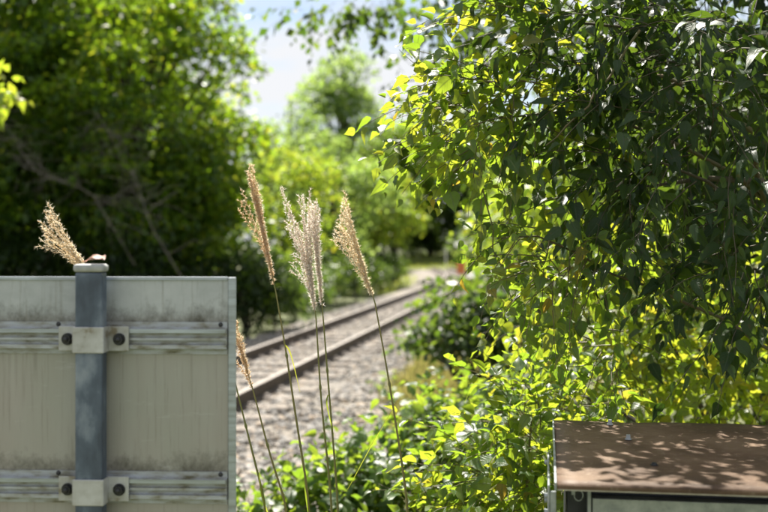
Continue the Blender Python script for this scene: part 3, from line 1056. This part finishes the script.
DG = 2.5
build_grass('tallest plume grass with a narrow tan plume, left of the pale pair', P(249, 162, DG), P(276, 293, DG),
            [P(276, 293, DG), P(285, 345, DG), P(297, 425, DG), P(311, 512, DG)], DG, 20, .022, 'plume_tan', narrow,
            blades=[[P(285, 345, DG - .01), P(289, 349, DG - .012), P(293, 362, DG - .012), P(300, 392, DG)], [P(308, 512, DG - .01), P(305, 490, DG - .01), P(303, 478, DG)]])
build_grass('plume grass with the broad silvery plume and a loose side spray, stem left of its twin', P(298, 188, DG + .04), P(316, 318, DG + .04),
            [P(316, 318, DG + .04), P(321, 400, DG + .04), P(333, 514, DG + .04)], DG, 26, .044, 'plume_pale', broad)
build_grass('plume grass with a slim pale plume tucked behind the broad silvery one', P(312, 196, DG + .10), P(323, 316, DG + .10),
            [P(323, 316, DG + .10), P(328, 380, DG + .10), P(339, 514, DG + .10)], DG, 16, .030, 'plume_pale', broad_r,
            blades=[[P(328, 395, DG + .09), P(326, 402, DG + .08), P(330, 420, DG + .08), P(334, 436, DG + .1)]])
build_grass('plume grass with a golden fan shaped plume nearest the vine, right of the pale pair', P(340, 195, DG - .02), P(375, 303, DG - .02),
            [P(375, 303, DG - .02), P(388, 375, DG - .02), P(400, 450, DG - .02), P(409, 514, DG - .02)], DG, 20, .044, 'plume_gold', fan,
            blades=[[P(393, 410, DG - .02), P(374, 440, DG + .0), P(352, 482, DG + .03), P(345, 494, DG + .05), P(340, 490, DG + .06)]])
build_grass('short plume grass with a tan plume beside the right edge of the sign', P(233, 320, DG - .05), P(254, 394, DG - .05),
            [P(254, 394, DG - .05), P(270, 455, DG - .05), P(289, 514, DG - .05)], DG, 13, .020, 'plume_tan', narrow)
build_grass('lowest plume grass, its tan plume mostly hidden behind the sign edge', P(222, 335, DG), P(234, 378, DG),
            [P(234, 378, DG), P(248, 435, DG), P(268, 514, DG)], DG, 12, .016, 'plume_tan', broad_r,
            blades=[[P(268, 514, DG), P(262, 498, DG - .01), P(259, 478, DG - .01), P(258, 470, DG)]])
build_grass('plume grass leaning left with its tan plume fanned out behind the post top', P(42, 206, DG - .1), P(97, 285, DG - .1),
            [P(97, 285, DG - .1), P(110, 330, DG - .1), P(130, 420, DG - .1), P(150, 514, DG - .1)], DG, 15, .05, 'plume_gold', fan)

# ------------------------------------------------------------------ vines and shrubs close by
def B(px, py, d, rpx, rpy, rd, n, length, spacing, size, droop, **kw):
    s = d / FPX
    return dict(c=P(px, py, d), rad=(rpx * s, rd, rpy * s), n=n, length=length, spacing=spacing, size=size, droop=droop, **kw)


# the dark tree on the right: canopy above and behind, drooping long leaves
leafy_plant('shade_tree', 'dark tree with long drooping leaves overhanging the cabinet at the right edge', 'tree', np.array([2.0, 3.4, -.2]), [
    B(720, 120, 2.75, 90, 170, .20, 66, .34, .030, .060, .55, bias=(-.5, -.3, -.2), hang=.28, spin=.8),
    B(660, 60, 2.9, 80, 90, .20, 44, .34, .030, .056, .55, bias=(-.5, -.3, -.2), hang=.28, spin=.8),
    B(640, 170, 2.85, 60, 80, .14, 24, .30, .030, .058, .55, bias=(-.5, -.3, -.3), hang=.28, spin=.8),
    B(755, 255, 2.7, 45, 60, .12, 24, .26, .030, .050, .55, bias=(-.3, -.3, -.4), hang=.28, spin=.8),
    B(590, 30, 2.95, 60, 50, .2, 34, .3, .034, .062, .55, bias=(-.4, -.3, -.2), hang=.28, spin=.8),
    B(710, 110, 3.55, 110, 150, .2, 200, .36, .034, .065, .55, bias=(-.3, -.2, -.2), hang=.28, spin=.8),
    dict(c=(1.5, 3.5, 2.75), rad=(.75, .5, .5), n=130, length=.4, spacing=.045, size=.085, droop=.7, bias=(-.2, -.1, 0)),
    dict(c=(1.7, 3.6, 3.6), rad=(1.1, .7, .7), n=210, length=.45, spacing=.05, size=.09, droop=.7),
    dict(c=(2.3, 3.0, 2.2), rad=(.6, .7, .9), n=220, length=.45, spacing=.05, size=.09, droop=.7),
], LONG, 'dark', 'dark', [
    (curve((2.0, 3.4, -.3), (1.75, 3.5, 3.4), k=10, wob=.02), np.linspace(.07, .02, 10)),
    (curve((1.9, 3.45, 1.5), P(610, 190, 2.8), sag=.25, k=10, wob=.015), np.linspace(.022, .003, 10)),
    (curve((1.85, 3.45, 2.0), P(560, 20, 2.9), sag=.1, k=10, wob=.015), np.linspace(.02, .003, 10)),
    (curve((1.9, 3.4, 1.0), P(660, 160, 2.7), sag=.15, k=10, wob=.015), np.linspace(.018, .003, 10)),
])

# the sunlit vine hanging at its left flank
hang_starts = [P(482, 168, 2.7), P(575, 190, 2.75), P(550, 235, 2.7), P(570, 250, 2.75), P(600, 230, 2.75)]
ex = [shoots([s], [np.array([.08, 0, -1.0]) + rng.normal(0, .1, 3)], [ln], .032, .045, .2, hang=.6)
      for s, ln in zip(hang_starts, (.2, .36, .26, .3, .36))]
ex += [shoots([P(x, y, 2.72 + .02 * (i % 3))], [np.array([-1, -.1, zz])], [ln], .026, .036, .55, hang=.2)
       for i, (x, y, zz, ln) in enumerate(((470, 70, .3, .17), (462, 105, .0, .16), (455, 140, -.1, .15), (480, 30, .4, .16), (470, 160, -.5, .16), (500, 10, .5, .2), (535, 228, .1, .17), (545, 265, .0, .13)))]
leafy_plant('climbing_vine', 'sunlit climbing vine hanging as a curtain of yellow green leaves left of the dark tree', 'vine', np.array([1.5, 3.3, -.2]), [
    B(545, 30, 2.85, 60, 60, .14, 38, .26, .028, .048, .45, hang=.1, spin=.85, bias=(-.5, -.2, -.1)),
    B(500, 90, 2.8, 50, 55, .12, 34, .24, .028, .046, .5, hang=.1, spin=.85, bias=(-.6, -.1, -.2)),
    B(470, 125, 2.75, 30, 45, .08, 24, .20, .026, .040, .5, hang=.1, spin=.85, bias=(-.5, -.1, -.3)),
    B(535, 120, 2.85, 36, 40, .10, 14, .24, .028, .046, .5, hang=.1, spin=.85, bias=(-.4, -.2, -.3)),
    B(600, 130, 2.95, 50, 80, .12, 18, .24, .028, .048, .5, hang=.1, spin=.85, bias=(-.3, -.2, -.3)),
    B(595, 255, 2.85, 40, 55, .10, 18, .26, .028, .046, .5, hang=.1, spin=.85, bias=(-.4, -.2, -.3)),
    B(552, 272, 2.75, 24, 28, .08, 16, .22, .026, .037, .5, hang=.1, spin=.85, bias=(-.5, -.1, -.2)),
    B(520, 236, 2.7, 18, 10, .06, 6, .20, .026, .035, .9, hang=.1, spin=.85, bias=(-.6, -.1, -.1)),
    B(605, 345, 2.9, 40, 45, .10, 15, .24, .026, .038, .45, hang=.1, spin=.85, bias=(-.4, -.2, 0)),
], OVATE, 'vine', 'vine', [
    (curve((1.5, 3.3, -.3), P(560, 60, 2.9), k=14, wob=.02, mid=(1.5, 3.2, 2.2)), np.linspace(.018, .004, 14)),
    (curve((1.4, 3.25, 1.5), P(470, 120, 2.75), sag=.35, k=10, wob=.01), np.linspace(.009, .002, 10)),
    (curve(P(480, 172, 2.7), P(512, 300, 2.72), sag=-.05, k=9, wob=.004), np.linspace(.0022, .0012, 9)),
    (curve((1.3, 3.2, 1.2), P(500, 240, 2.7), sag=.1, k=10, wob=.01), np.linspace(.007, .002, 10)),
    (curve(P(640, 30, 2.6), P(546, 145, 2.62), sag=-.06, k=10, wob=.004), np.linspace(.0035, .0018, 10)),
], 'vinestem', extra=ex)

# backlit thicket seen through under the dark tree
leafy_plant('backlit_thicket', 'bright backlit yellow green thicket glowing behind the cabinet', 'shrub', np.array([1.9, 4.3, -.3]), [
    B(620, 330, 3.9, 60, 70, .25, 80, .32, .034, .055, .6, hang=.2, spin=.9, bias=(-.2, -.2, .3)),
    B(700, 330, 4.1, 80, 70, .25, 95, .32, .034, .058, .6, hang=.2, spin=.9, bias=(-.2, -.2, .3)),
    B(770, 330, 4.1, 60, 80, .25, 60, .32, .034, .058, .6, hang=.2, spin=.9, bias=(-.2, -.2, .3)),
    B(660, 420, 3.7, 110, 40, .25, 64, .30, .034, .052, .5, hang=.2, spin=.9, bias=(-.1, -.2, .4)),
], OVATE, 'back', 'back', [
    (curve((1.9, 4.3, -.4), P(650, 300, 4.0), k=8, wob=.03), np.linspace(.014, .004, 8)),
    (curve((1.9, 4.3, -.4), P(730, 290, 4.1), k=8, wob=.03), np.linspace(.014, .004, 8)),
])

# shrub at the foot of the vine, left of the cabinet
leafy_plant('leafy_shrub', 'bright leafy shrub with shiny leaf tops at the left side of the cabinet', 'shrub', np.array([.62, 3.2, -.2]), [
    B(535, 436, 3.1, 38, 34, .2, 60, .22, .032, .050, .5, hang=.15, bias=(-.3, -.2, .4)),
    B(508, 485, 3.1, 42, 45, .2, 70, .22, .032, .050, .5, hang=.15, bias=(-.4, -.3, .3)),
    B(545, 490, 3.0, 30, 40, .15, 44, .2, .032, .048, .5, hang=.15, bias=(-.3, -.3, .2)),
    B(570, 400, 3.3, 30, 18, .2, 26, .2, .032, .048, .5, hang=.15, bias=(-.3, -.2, .4)),
    B(445, 526, 3.2, 40, 22, .15, 30, .2, .032, .048, .5, hang=.15, bias=(-.3, -.3, .3)),
    B(520, 580, 3.1, 80, 60, .2, 70, .22, .032, .045, .5, hang=.15, bias=(-.2, -.3, .2)),
], OVATE, 'vine', 'vine', [
    (curve((.62, 3.2, -.3), P(530, 420, 3.1), k=8, wob=.02), np.linspace(.011, .003, 8)),
    (curve((.62, 3.2, -.3), P(490, 460, 3.1), k=8, wob=.02), np.linspace(.010, .003, 8)),
], 'vinestem')

# low bush between the grass stalks and the ballast
leafy_plant('low_bush', 'low green bush with pale shining leaves behind the plume grass stems', 'bush', np.array([.1, 5.0, -.35]), [
    B(455, 440, 5.0, 38, 22, .25, 130, .26, .042, .066, .5, bias=(-.2, -.2, .35), hang=.15),
    B(385, 478, 4.8, 40, 20, .25, 150, .26, .042, .066, .5, bias=(-.2, -.3, .35), hang=.15),
    B(318, 512, 4.6, 34, 16, .22, 120, .24, .042, .064, .5, bias=(-.2, -.3, .35), hang=.15),
    B(265, 530, 4.5, 34, 14, .2, 80, .24, .042, .062, .5, bias=(-.3, -.3, .35), hang=.15),
    B(430, 540, 4.6, 80, 36, .3, 130, .28, .044, .066, .5, bias=(-.1, -.3, .3), hang=.15),
    B(500, 432, 5.4, 34, 20, .3, 70, .28, .042, .066, .5, bias=(-.2, -.2, .35), hang=.15),
], OVATE, 'bush', 'bush', [
    (curve((.1, 5.0, -.45), P(440, 430, 5.0), k=7, wob=.02), np.linspace(.012, .004, 7)),
    (curve((.1, 5.0, -.45), P(350, 480, 4.7), k=7, wob=.02), np.linspace(.012, .004, 7)),
], extra=[shoots([P(262, 486, 4.3)], [np.array([-1, 0, .12])], [.16], .03, .075, .3, hang=.1)])

# ------------------------------------------------------------------ trees and bushes beyond
GZ = -.42
far_tree('broadleaf_tree', 'large dense broadleaf tree with a rounded crown across the track', (-5.2, 21.5, GZ), 6.2, .20,
         ell_clumps((-5.3, 21.3, 4.0), (2.7, 2.6, 3.5), 130, .5, .85, .55) + ell_clumps((-4.2, 20.6, 2.2), (2.1, 1.6, 1.4), 46, .5, .8, .3), .14, 250, 'tree', 'trees along the far side of the track')
far_tree('broadleaf_tree', 'dense dark tree at the left edge with bare grey lower limbs', (-7.9, 20.4, GZ), 7.5, .17,
         ell_clumps((-8.2, 20.6, 5.8), (2.9, 2.5, 3.0), 110, .5, .85, .5) + ell_clumps((-8.0, 19.8, 2.4), (2.0, 1.4, 1.6), 40, .5, .8, .3), .14, 250, 'tree', 'trees along the far side of the track')
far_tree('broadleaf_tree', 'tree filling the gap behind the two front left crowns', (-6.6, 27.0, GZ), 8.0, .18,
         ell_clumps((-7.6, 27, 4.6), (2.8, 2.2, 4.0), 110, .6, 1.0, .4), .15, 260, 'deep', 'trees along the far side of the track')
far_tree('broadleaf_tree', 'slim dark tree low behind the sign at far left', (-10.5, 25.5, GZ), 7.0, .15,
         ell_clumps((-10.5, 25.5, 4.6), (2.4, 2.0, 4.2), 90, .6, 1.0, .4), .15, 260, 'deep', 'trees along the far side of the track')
for x, y, h, lab in ((-2.6, 20.2, 1.5, 'dark bush at the foot of the rounded tree beside the ballast'), (-4.6, 19.6, 1.9, 'dark bush behind the right part of the sign'),
                     (-6.8, 19.6, 2.0, 'dark bush behind the sign post'), (-8.6, 19.2, 1.8, 'dark bush behind the leftmost part of the sign')):
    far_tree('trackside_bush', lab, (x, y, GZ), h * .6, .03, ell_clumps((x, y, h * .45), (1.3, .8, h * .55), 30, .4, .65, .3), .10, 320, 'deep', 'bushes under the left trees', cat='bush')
def woodland(name, label, boxes, leaf, mkey):
    """A far wood that reads as one mass: leaf faces over many clumps, with a few thin stems."""
    pos, ax = [], []
    for (x0, x1), (y0, y1), (z0, z1), n, r, per in boxes:
        for _ in range(n):
            c = np.array([rng.uniform(x0, x1), rng.uniform(y0, y1), z0 + (z1 - z0) * rng.random() ** .8])
            k = int(per)
            u = rng.normal(0, 1, (k, 3)); u /= np.linalg.norm(u, axis=1)[:, None]
            pos.append(c + u * (r * rng.uniform(.5, 1.2, k))[:, None]); ax.append(u + rng.normal(0, .6, (k, 3)) + [0, 0, -.4])
    pos, ax = np.concatenate(pos), np.concatenate(ax); n = len(pos)
    L = {'pos': pos, 'rot': frames(ax, rng.normal(0, .8, n)), 'size': leaf * rng.uniform(.6, 1.3, n), 'kind': np.zeros(n, int), 'rnd': rng.random(n)}
    o = link(name, leaves_mesh(name, L, RHOMB, (0, 0, 0)), M[mkey])
    tag(o, label, 'woodland', kind='stuff')


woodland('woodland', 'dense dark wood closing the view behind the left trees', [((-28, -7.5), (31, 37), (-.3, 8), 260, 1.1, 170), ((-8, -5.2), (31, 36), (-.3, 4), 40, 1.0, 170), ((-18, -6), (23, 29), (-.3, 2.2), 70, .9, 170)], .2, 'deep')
woodland('woodland', 'distant wood along the horizon at the end of the line', [((-40, 0), (108, 116), (0, 9), 90, 2.2, 120), ((0, 60), (104, 118), (0, 14), 170, 2.4, 120), ((6, 40), (60, 80), (0, 9), 90, 1.8, 120)], .5, 'deep')

# bare grey limbs in front of the left crowns
for lab, a, pts in (('bare grey dead branch arching down in front of the dark left tree', (85, 150, 18.6), ((118, 150), (136, 178), (150, 225))),
                    ('bare grey dead branch reaching left below the dark left crown', (60, 165, 18.8), ((20, 150), (40, 175), (90, 190)))):
    c = P(*a)
    o_base = P(pts[2][0] + 45, pts[2][1] + 75, 18.9)
    root = thing('dead_branch', o_base, lab, 'branch', 'bare branches in the left trees')
    limb = np.array([o_base] + [P(x, y, 18.6 + .1 * i) for i, (x, y) in enumerate(pts[::-1])] + [P(pts[0][0] - 20, pts[0][1] - 35, 18.7)])
    tt, t0 = np.linspace(0, 1, 14), np.linspace(0, 1, len(limb))
    c = np.column_stack([np.interp(tt, t0, limb[:, i]) for i in range(3)])
    tube_obj('limb', [(c, np.linspace(.011, .004, 14))], M['deadwood'], root, o_base, 6)
    tw = []
    for k in range(60):
        p = c[rng.integers(2, 14)]
        e = p + np.array([rng.normal(0, .5), rng.normal(0, .3), rng.uniform(-.6, .5)])
        tw.append((curve(p, e, sag=.1, k=6, wob=.03), np.linspace(.006, .002, 6)))
    tube_obj('twigs', tw, M['deadwood'], root, o_base, 4)['kind'] = 'stuff'

ORD = 'nearest second third fourth fifth sixth seventh eighth ninth tenth eleventh twelfth farthest'.split()
for q_, s_ in enumerate(np.arange(17.5, 56, 3.2)):
    p = track(s_ + rng.uniform(-.5, .5), -2.75 - rng.uniform(0, .5), GZ)
    far_tree('trackside_bush', 'dark low bush at the left ballast edge, %s from the sign' % ORD[min(q_, 12)], p, .5, .02,
             ell_clumps(p + [-.2, 0, .75], (.5, 1.2, .55), 22, .3, .5, .3), .10, 200, 'deep', 'row of bushes along the ballast', cat='bush')
gm = 'trees where the line bends away'
far_tree('hazel_tree', 'light green bushy tree right of the large rounded tree', (-3.6, 38, GZ), 4.0, .10, ell_clumps((-3.3, 38, 2.9), (1.7, 1.6, 2.6), 40, .5, .85, .5), .16, 120, 'yellow', gm)
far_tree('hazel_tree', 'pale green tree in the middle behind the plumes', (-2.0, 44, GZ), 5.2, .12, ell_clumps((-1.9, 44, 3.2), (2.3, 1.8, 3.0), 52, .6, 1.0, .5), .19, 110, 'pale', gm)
far_tree('hazel_tree', 'yellow leaved tree standing left of the bend in the track', (-.6, 49, GZ), 4.6, .12, ell_clumps((-.5, 49, 3.2), (1.9, 1.8, 2.1), 44, .6, .95, .5), .2, 110, 'yellow', gm)
for x, y, h, lab in ((-3.4, 33.5, 1.6, 'dark low bush beside the ballast left of the far rails'), (-2.2, 40, 1.7, 'dark low bush under the pale green tree'), (-.4, 47, 1.6, 'dark low bush under the yellow leaved tree')):
    far_tree('trackside_bush', lab, (x, y, GZ), h * .6, .03, ell_clumps((x, y, h * .4), (1.3, .8, h * .5), 16, .4, .7, .4), .15, 120, 'deep', 'bushes along the bend', cat='bush')
gf = 'tall trees far down the line'
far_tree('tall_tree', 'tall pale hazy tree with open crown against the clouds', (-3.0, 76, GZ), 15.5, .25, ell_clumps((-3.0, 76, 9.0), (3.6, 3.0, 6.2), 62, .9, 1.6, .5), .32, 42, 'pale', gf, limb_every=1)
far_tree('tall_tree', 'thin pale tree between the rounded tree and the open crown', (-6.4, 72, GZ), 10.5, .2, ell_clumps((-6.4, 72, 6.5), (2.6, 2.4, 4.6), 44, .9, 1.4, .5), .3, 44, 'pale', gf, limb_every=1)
far_tree('tall_tree', 'dark tree closing the view above the bend of the track', (4.2, 96, GZ), 14, .3, ell_clumps((4.0, 96, 7.0), (4.0, 3.4, 6.0), 56, 1.2, 2.0, .5), .4, 46, 'deep', gf)
far_tree('tall_tree', 'grey green tree right of the open crown beyond the bend', (.8, 88, GZ), 11, .26, ell_clumps((.8, 88, 6.2), (3.2, 3.0, 5.4), 60, 1.1, 1.8, .5), .38, 60, 'tree', gf)
far_tree('tall_tree', 'dark tree right of the bend half hidden by the vine', (9.5, 92, GZ), 12, .3, ell_clumps((9.5, 92, 6.6), (4.2, 3.4, 6.0), 52, 1.2, 2.0, .5), .4, 46, 'deep', gf)
far_tree('tall_tree', 'dark spreading tree at the end of the line behind the grass bank', (-1.5, 104, GZ), 9, .3, ell_clumps((-1.5, 104, 4.6), (6.5, 3.0, 4.4), 60, 1.3, 2.0, .5), .42, 40, 'deep', gf)
gr = 'trees and bushes on the right of the track'
far_tree('trackside_bush', 'dark bush right of the rails below the hanging vine', (1.1, 10.2, GZ), .9, .03, ell_clumps((1.0, 10.2, .66), (.72, .5, .60), 60, .22, .36, .25), .085, 300, 'deep', gr, cat='bush')
far_tree('hazel_tree', 'sunlit yellow green tree glowing between the vine strands', (2.3, 14.0, GZ), 2.6, .07, ell_clumps((1.95, 14.0, 1.75), (.85, .8, 1.25), 34, .35, .6, .4), .085, 240, 'yellow', gr)
far_tree('hazel_tree', 'green tree right of the rails behind the sunlit one', (3.4, 20, GZ), 3.6, .1, ell_clumps((3.1, 20, 2.0), (1.3, 1.2, 2.0), 40, .45, .75, .4), .11, 200, 'tree', gr)
far_tree('hazel_tree', 'dark tree behind the curtain of vine and dark branches', (3.6, 9.5, GZ), 4.0, .1, ell_clumps((3.2, 9.5, 2.0), (1.6, 1.0, 1.8), 60, .4, .65, .4), .085, 230, 'deep', gr)
far_tree('hazel_tree', 'tall dark tree behind the right edge of the frame', (5.0, 8.0, GZ), 4.6, .1, ell_clumps((4.2, 8.2, 2.4), (1.7, 1.2, 2.2), 60, .45, .7, .4), .09, 210, 'deep', gr)


far_tree('trackside_bush', 'dark bush low behind the glowing thicket and the cabinet', (2.2, 5.9, GZ), .9, .03, ell_clumps((2.0, 5.9, .65), (1.3, .5, .75), 46, .25, .42, .3), .08, 230, 'deep', gr, cat='bush')


def overhang():
    base = np.array([5.2, 12.5, GZ])
    root = thing('overhanging_tree', base, 'tree whose leafy branches hang into the sky at the top of the picture', 'tree')
    tr = curve(base - [0, 0, .2], (4.6, 12, 8.5), k=10, wob=.05)
    tube_obj('trunk', [(tr, np.linspace(.24, .06, 10))], M['bark'], root, base, 9)
    limbs, Ls, tw = [], [], []
    ends = [((385, -4, 9.4), 24, 14), ((345, 4, 9.2), 30, 12), ((310, 6, 9.0), 26, 12), ((455, 14, 9.0), 34, 26), ((440, 20, 9.0), 16, 14), ((480, 30, 9.3), 30, 20), ((408, 78, 9.0), 16, 14), ((430, 95, 9.3), 18, 12), ((520, 20, 9.5), 50, 40)]
    limbs.append((curve(tr[6], P(300, -12, 9.0), sag=.7, k=14, wob=.03), np.linspace(.07, .008, 14)))
    limbs.append((curve(tr[5], P(415, 30, 9.1), sag=.5, k=12, wob=.03), np.linspace(.05, .008, 12)))
    limbs.append((curve(tr[4], P(402, 80, 9.1), sag=.5, k=12, wob=.03), np.linspace(.04, .006, 12)))
    for (a, rx, ry), n in zip(ends, (20, 18, 9, 34, 6, 22, 7, 4, 50)):
        L, t = blob_shoots(P(*a), (rx * .0085, .25, ry * .0085), n, .38, .05, .085, .5, bias=(-.4, 0, -.25), nk=1, spin=.8)
        Ls.append(L); tw += t
    for k in range(40):
        c = np.array([rng.uniform(1.5, 6), rng.uniform(10.5, 14), rng.uniform(5.2, 9)])
        L, t = blob_shoots(c, (.6, .6, .4), 12, .4, .07, .12, .4, nk=1, spin=.8)
        Ls.append(L); tw += t
    tube_obj('branches', limbs, M['bark'], root, base, 6)['kind'] = 'stuff'
    tube_obj('twigs', tw, M['twig'], root, base, 4)['kind'] = 'stuff'
    o = link('crown', leaves_mesh('crown', cat_leaves(Ls), RHOMB, base), M['deep'], root)
    o['kind'] = 'stuff'


overhang()

# leafy sprig poking in at the left edge
leafy_plant('leafy_sprig', 'small bright yellow green sprig poking in at the left edge', 'plant', P(-20, 420, 9.0), [
    B(-6, 95, 9.0, 8, 14, .1, 10, .22, .05, .11, .5, bias=(.3, 0, 0))], OVATE, 'back', 'back',
    [(curve(P(-20, 440, 9.0), P(-8, 90, 9.0), k=8), np.linspace(.02, .005, 8))], picked=12)

# ------------------------------------------------------------------ small things along the line
def grass_stuff(name, label, pts, hmin, hmax, mkey):
    n = len(pts)
    ang, lean = rng.random(n) * 6.28, rng.uniform(.05, .5, n)
    h, w = rng.uniform(hmin, hmax, n), rng.uniform(.006, .014, n)
    dx, dy = np.cos(ang), np.sin(ang)
    p = np.asarray(pts)
    side = np.column_stack([-dy, dx, np.zeros(n)]) * w[:, None]
    up = lambda f, b: np.column_stack([dx * lean * h * b, dy * lean * h * b, h * f])
    V = np.stack([p - side, p + side, p + up(.55, .3) + side * .7, p + up(.55, .3) - side * .7, p + up(.95, 1)], 1).reshape(-1, 3)
    o = np.arange(n)[:, None] * 5
    Q = np.array([[0, 1, 2, 3]]) + o
    T = np.array([[3, 2, 4]]) + o
    ob = link(name, fast_mesh(name, V, [Q, T], {'rnd': np.repeat(rng.random(n), 5)}), M[mkey])
    tag(ob, label, 'grass', kind='stuff')


pts = []
for _ in range(14000):
    s, o_ = (rng.uniform(9, 34), 2.0 + abs(rng.normal(0, .55))) if _ < 9000 else (rng.uniform(11, 19), 1.75 + abs(rng.normal(0, .6)))
    p = track(s, o_, 0); p[2] = max(ground_z(p[0], p[1]), np.interp(o_, [2.0, 3.1], [-.09, -.46]))
    pts.append(p)
grass_stuff('dry_grass', 'dry yellow brown grass along the right shoulder of the ballast', pts, .08, .28, 'drygrass')
pts = []
for _ in range(16000):
    x, y = rng.uniform(-4, 14), 40 + 60 * rng.random()
    if abs((np.array([x, y]) @ TN) - T_OFF) < 2.6 and y < 60:
        continue
    pts.append((x, y, ground_z(x, y)))
grass_stuff('bank_grass', 'bright green grass bank at the end of the line', pts, .15, .45, 'blade')
pts = []
for _ in range(900):
    x, y = rng.uniform(-1.5, 1.1), rng.uniform(4.3, 7.2)
    if x < -.95 + (y - 4.3) * .12:
        continue
    pts.append((x, y, ground_z(x, y)))
grass_stuff('verge_grass', 'loose green grass blades growing through the low bush', pts, .3, .62, 'blade')
# weed in the ballast
wb = P(388, 398, 10.6); wb[2] = -.12
leafy_plant('ballast_weed', 'thin green weed growing out of the grey ballast', 'weed', wb, [
    B(390, 392, 10.6, 10, 10, .1, 14, .16, .04, .05, .3, bias=(0, 0, .8))], OVATE, 'bush', 'bush',
    [(curve(wb, P(392, 380, 10.6), k=5), np.linspace(.005, .002, 5))], picked=10)


def marker(name, label, px, py, d, w, h, c, plate):
    p = P(px, py, d)
    g = ground_z(p[0], p[1])
    root = thing(name, (p[0], p[1], g), label, 'marker post')
    mp = simple(name + '_paint', [(.3, tuple(.85 * x for x in c)), (.7, c)], 12, .5)
    grey = M['bracket']
    box('post', (-.03, -.03, -.2), (.03, .03, p[2] - g + h / 2), mp if not plate else grey, root, .006, 1)
    if plate:
        box('plate', (-w / 2, -.045, p[2] - g - h / 2), (w / 2, -.0305, p[2] - g + h / 2), mp, root, .005, 1)
    else:
        box('cap', (-.045, -.045, p[2] - g + h / 2 + .0005), (.045, .045, p[2] - g + h / 2 + .05), mp, root, .01, 1)


marker('trackside_marker', 'small orange marker plate on a post beside the bend', 461, 268, 38, .30, .42, (.62, .19, .06), True)
marker('trackside_post', 'short white post on the grass bank beyond the rails', 446, 258, 62, .2, .9, (.75, .75, .72), False)
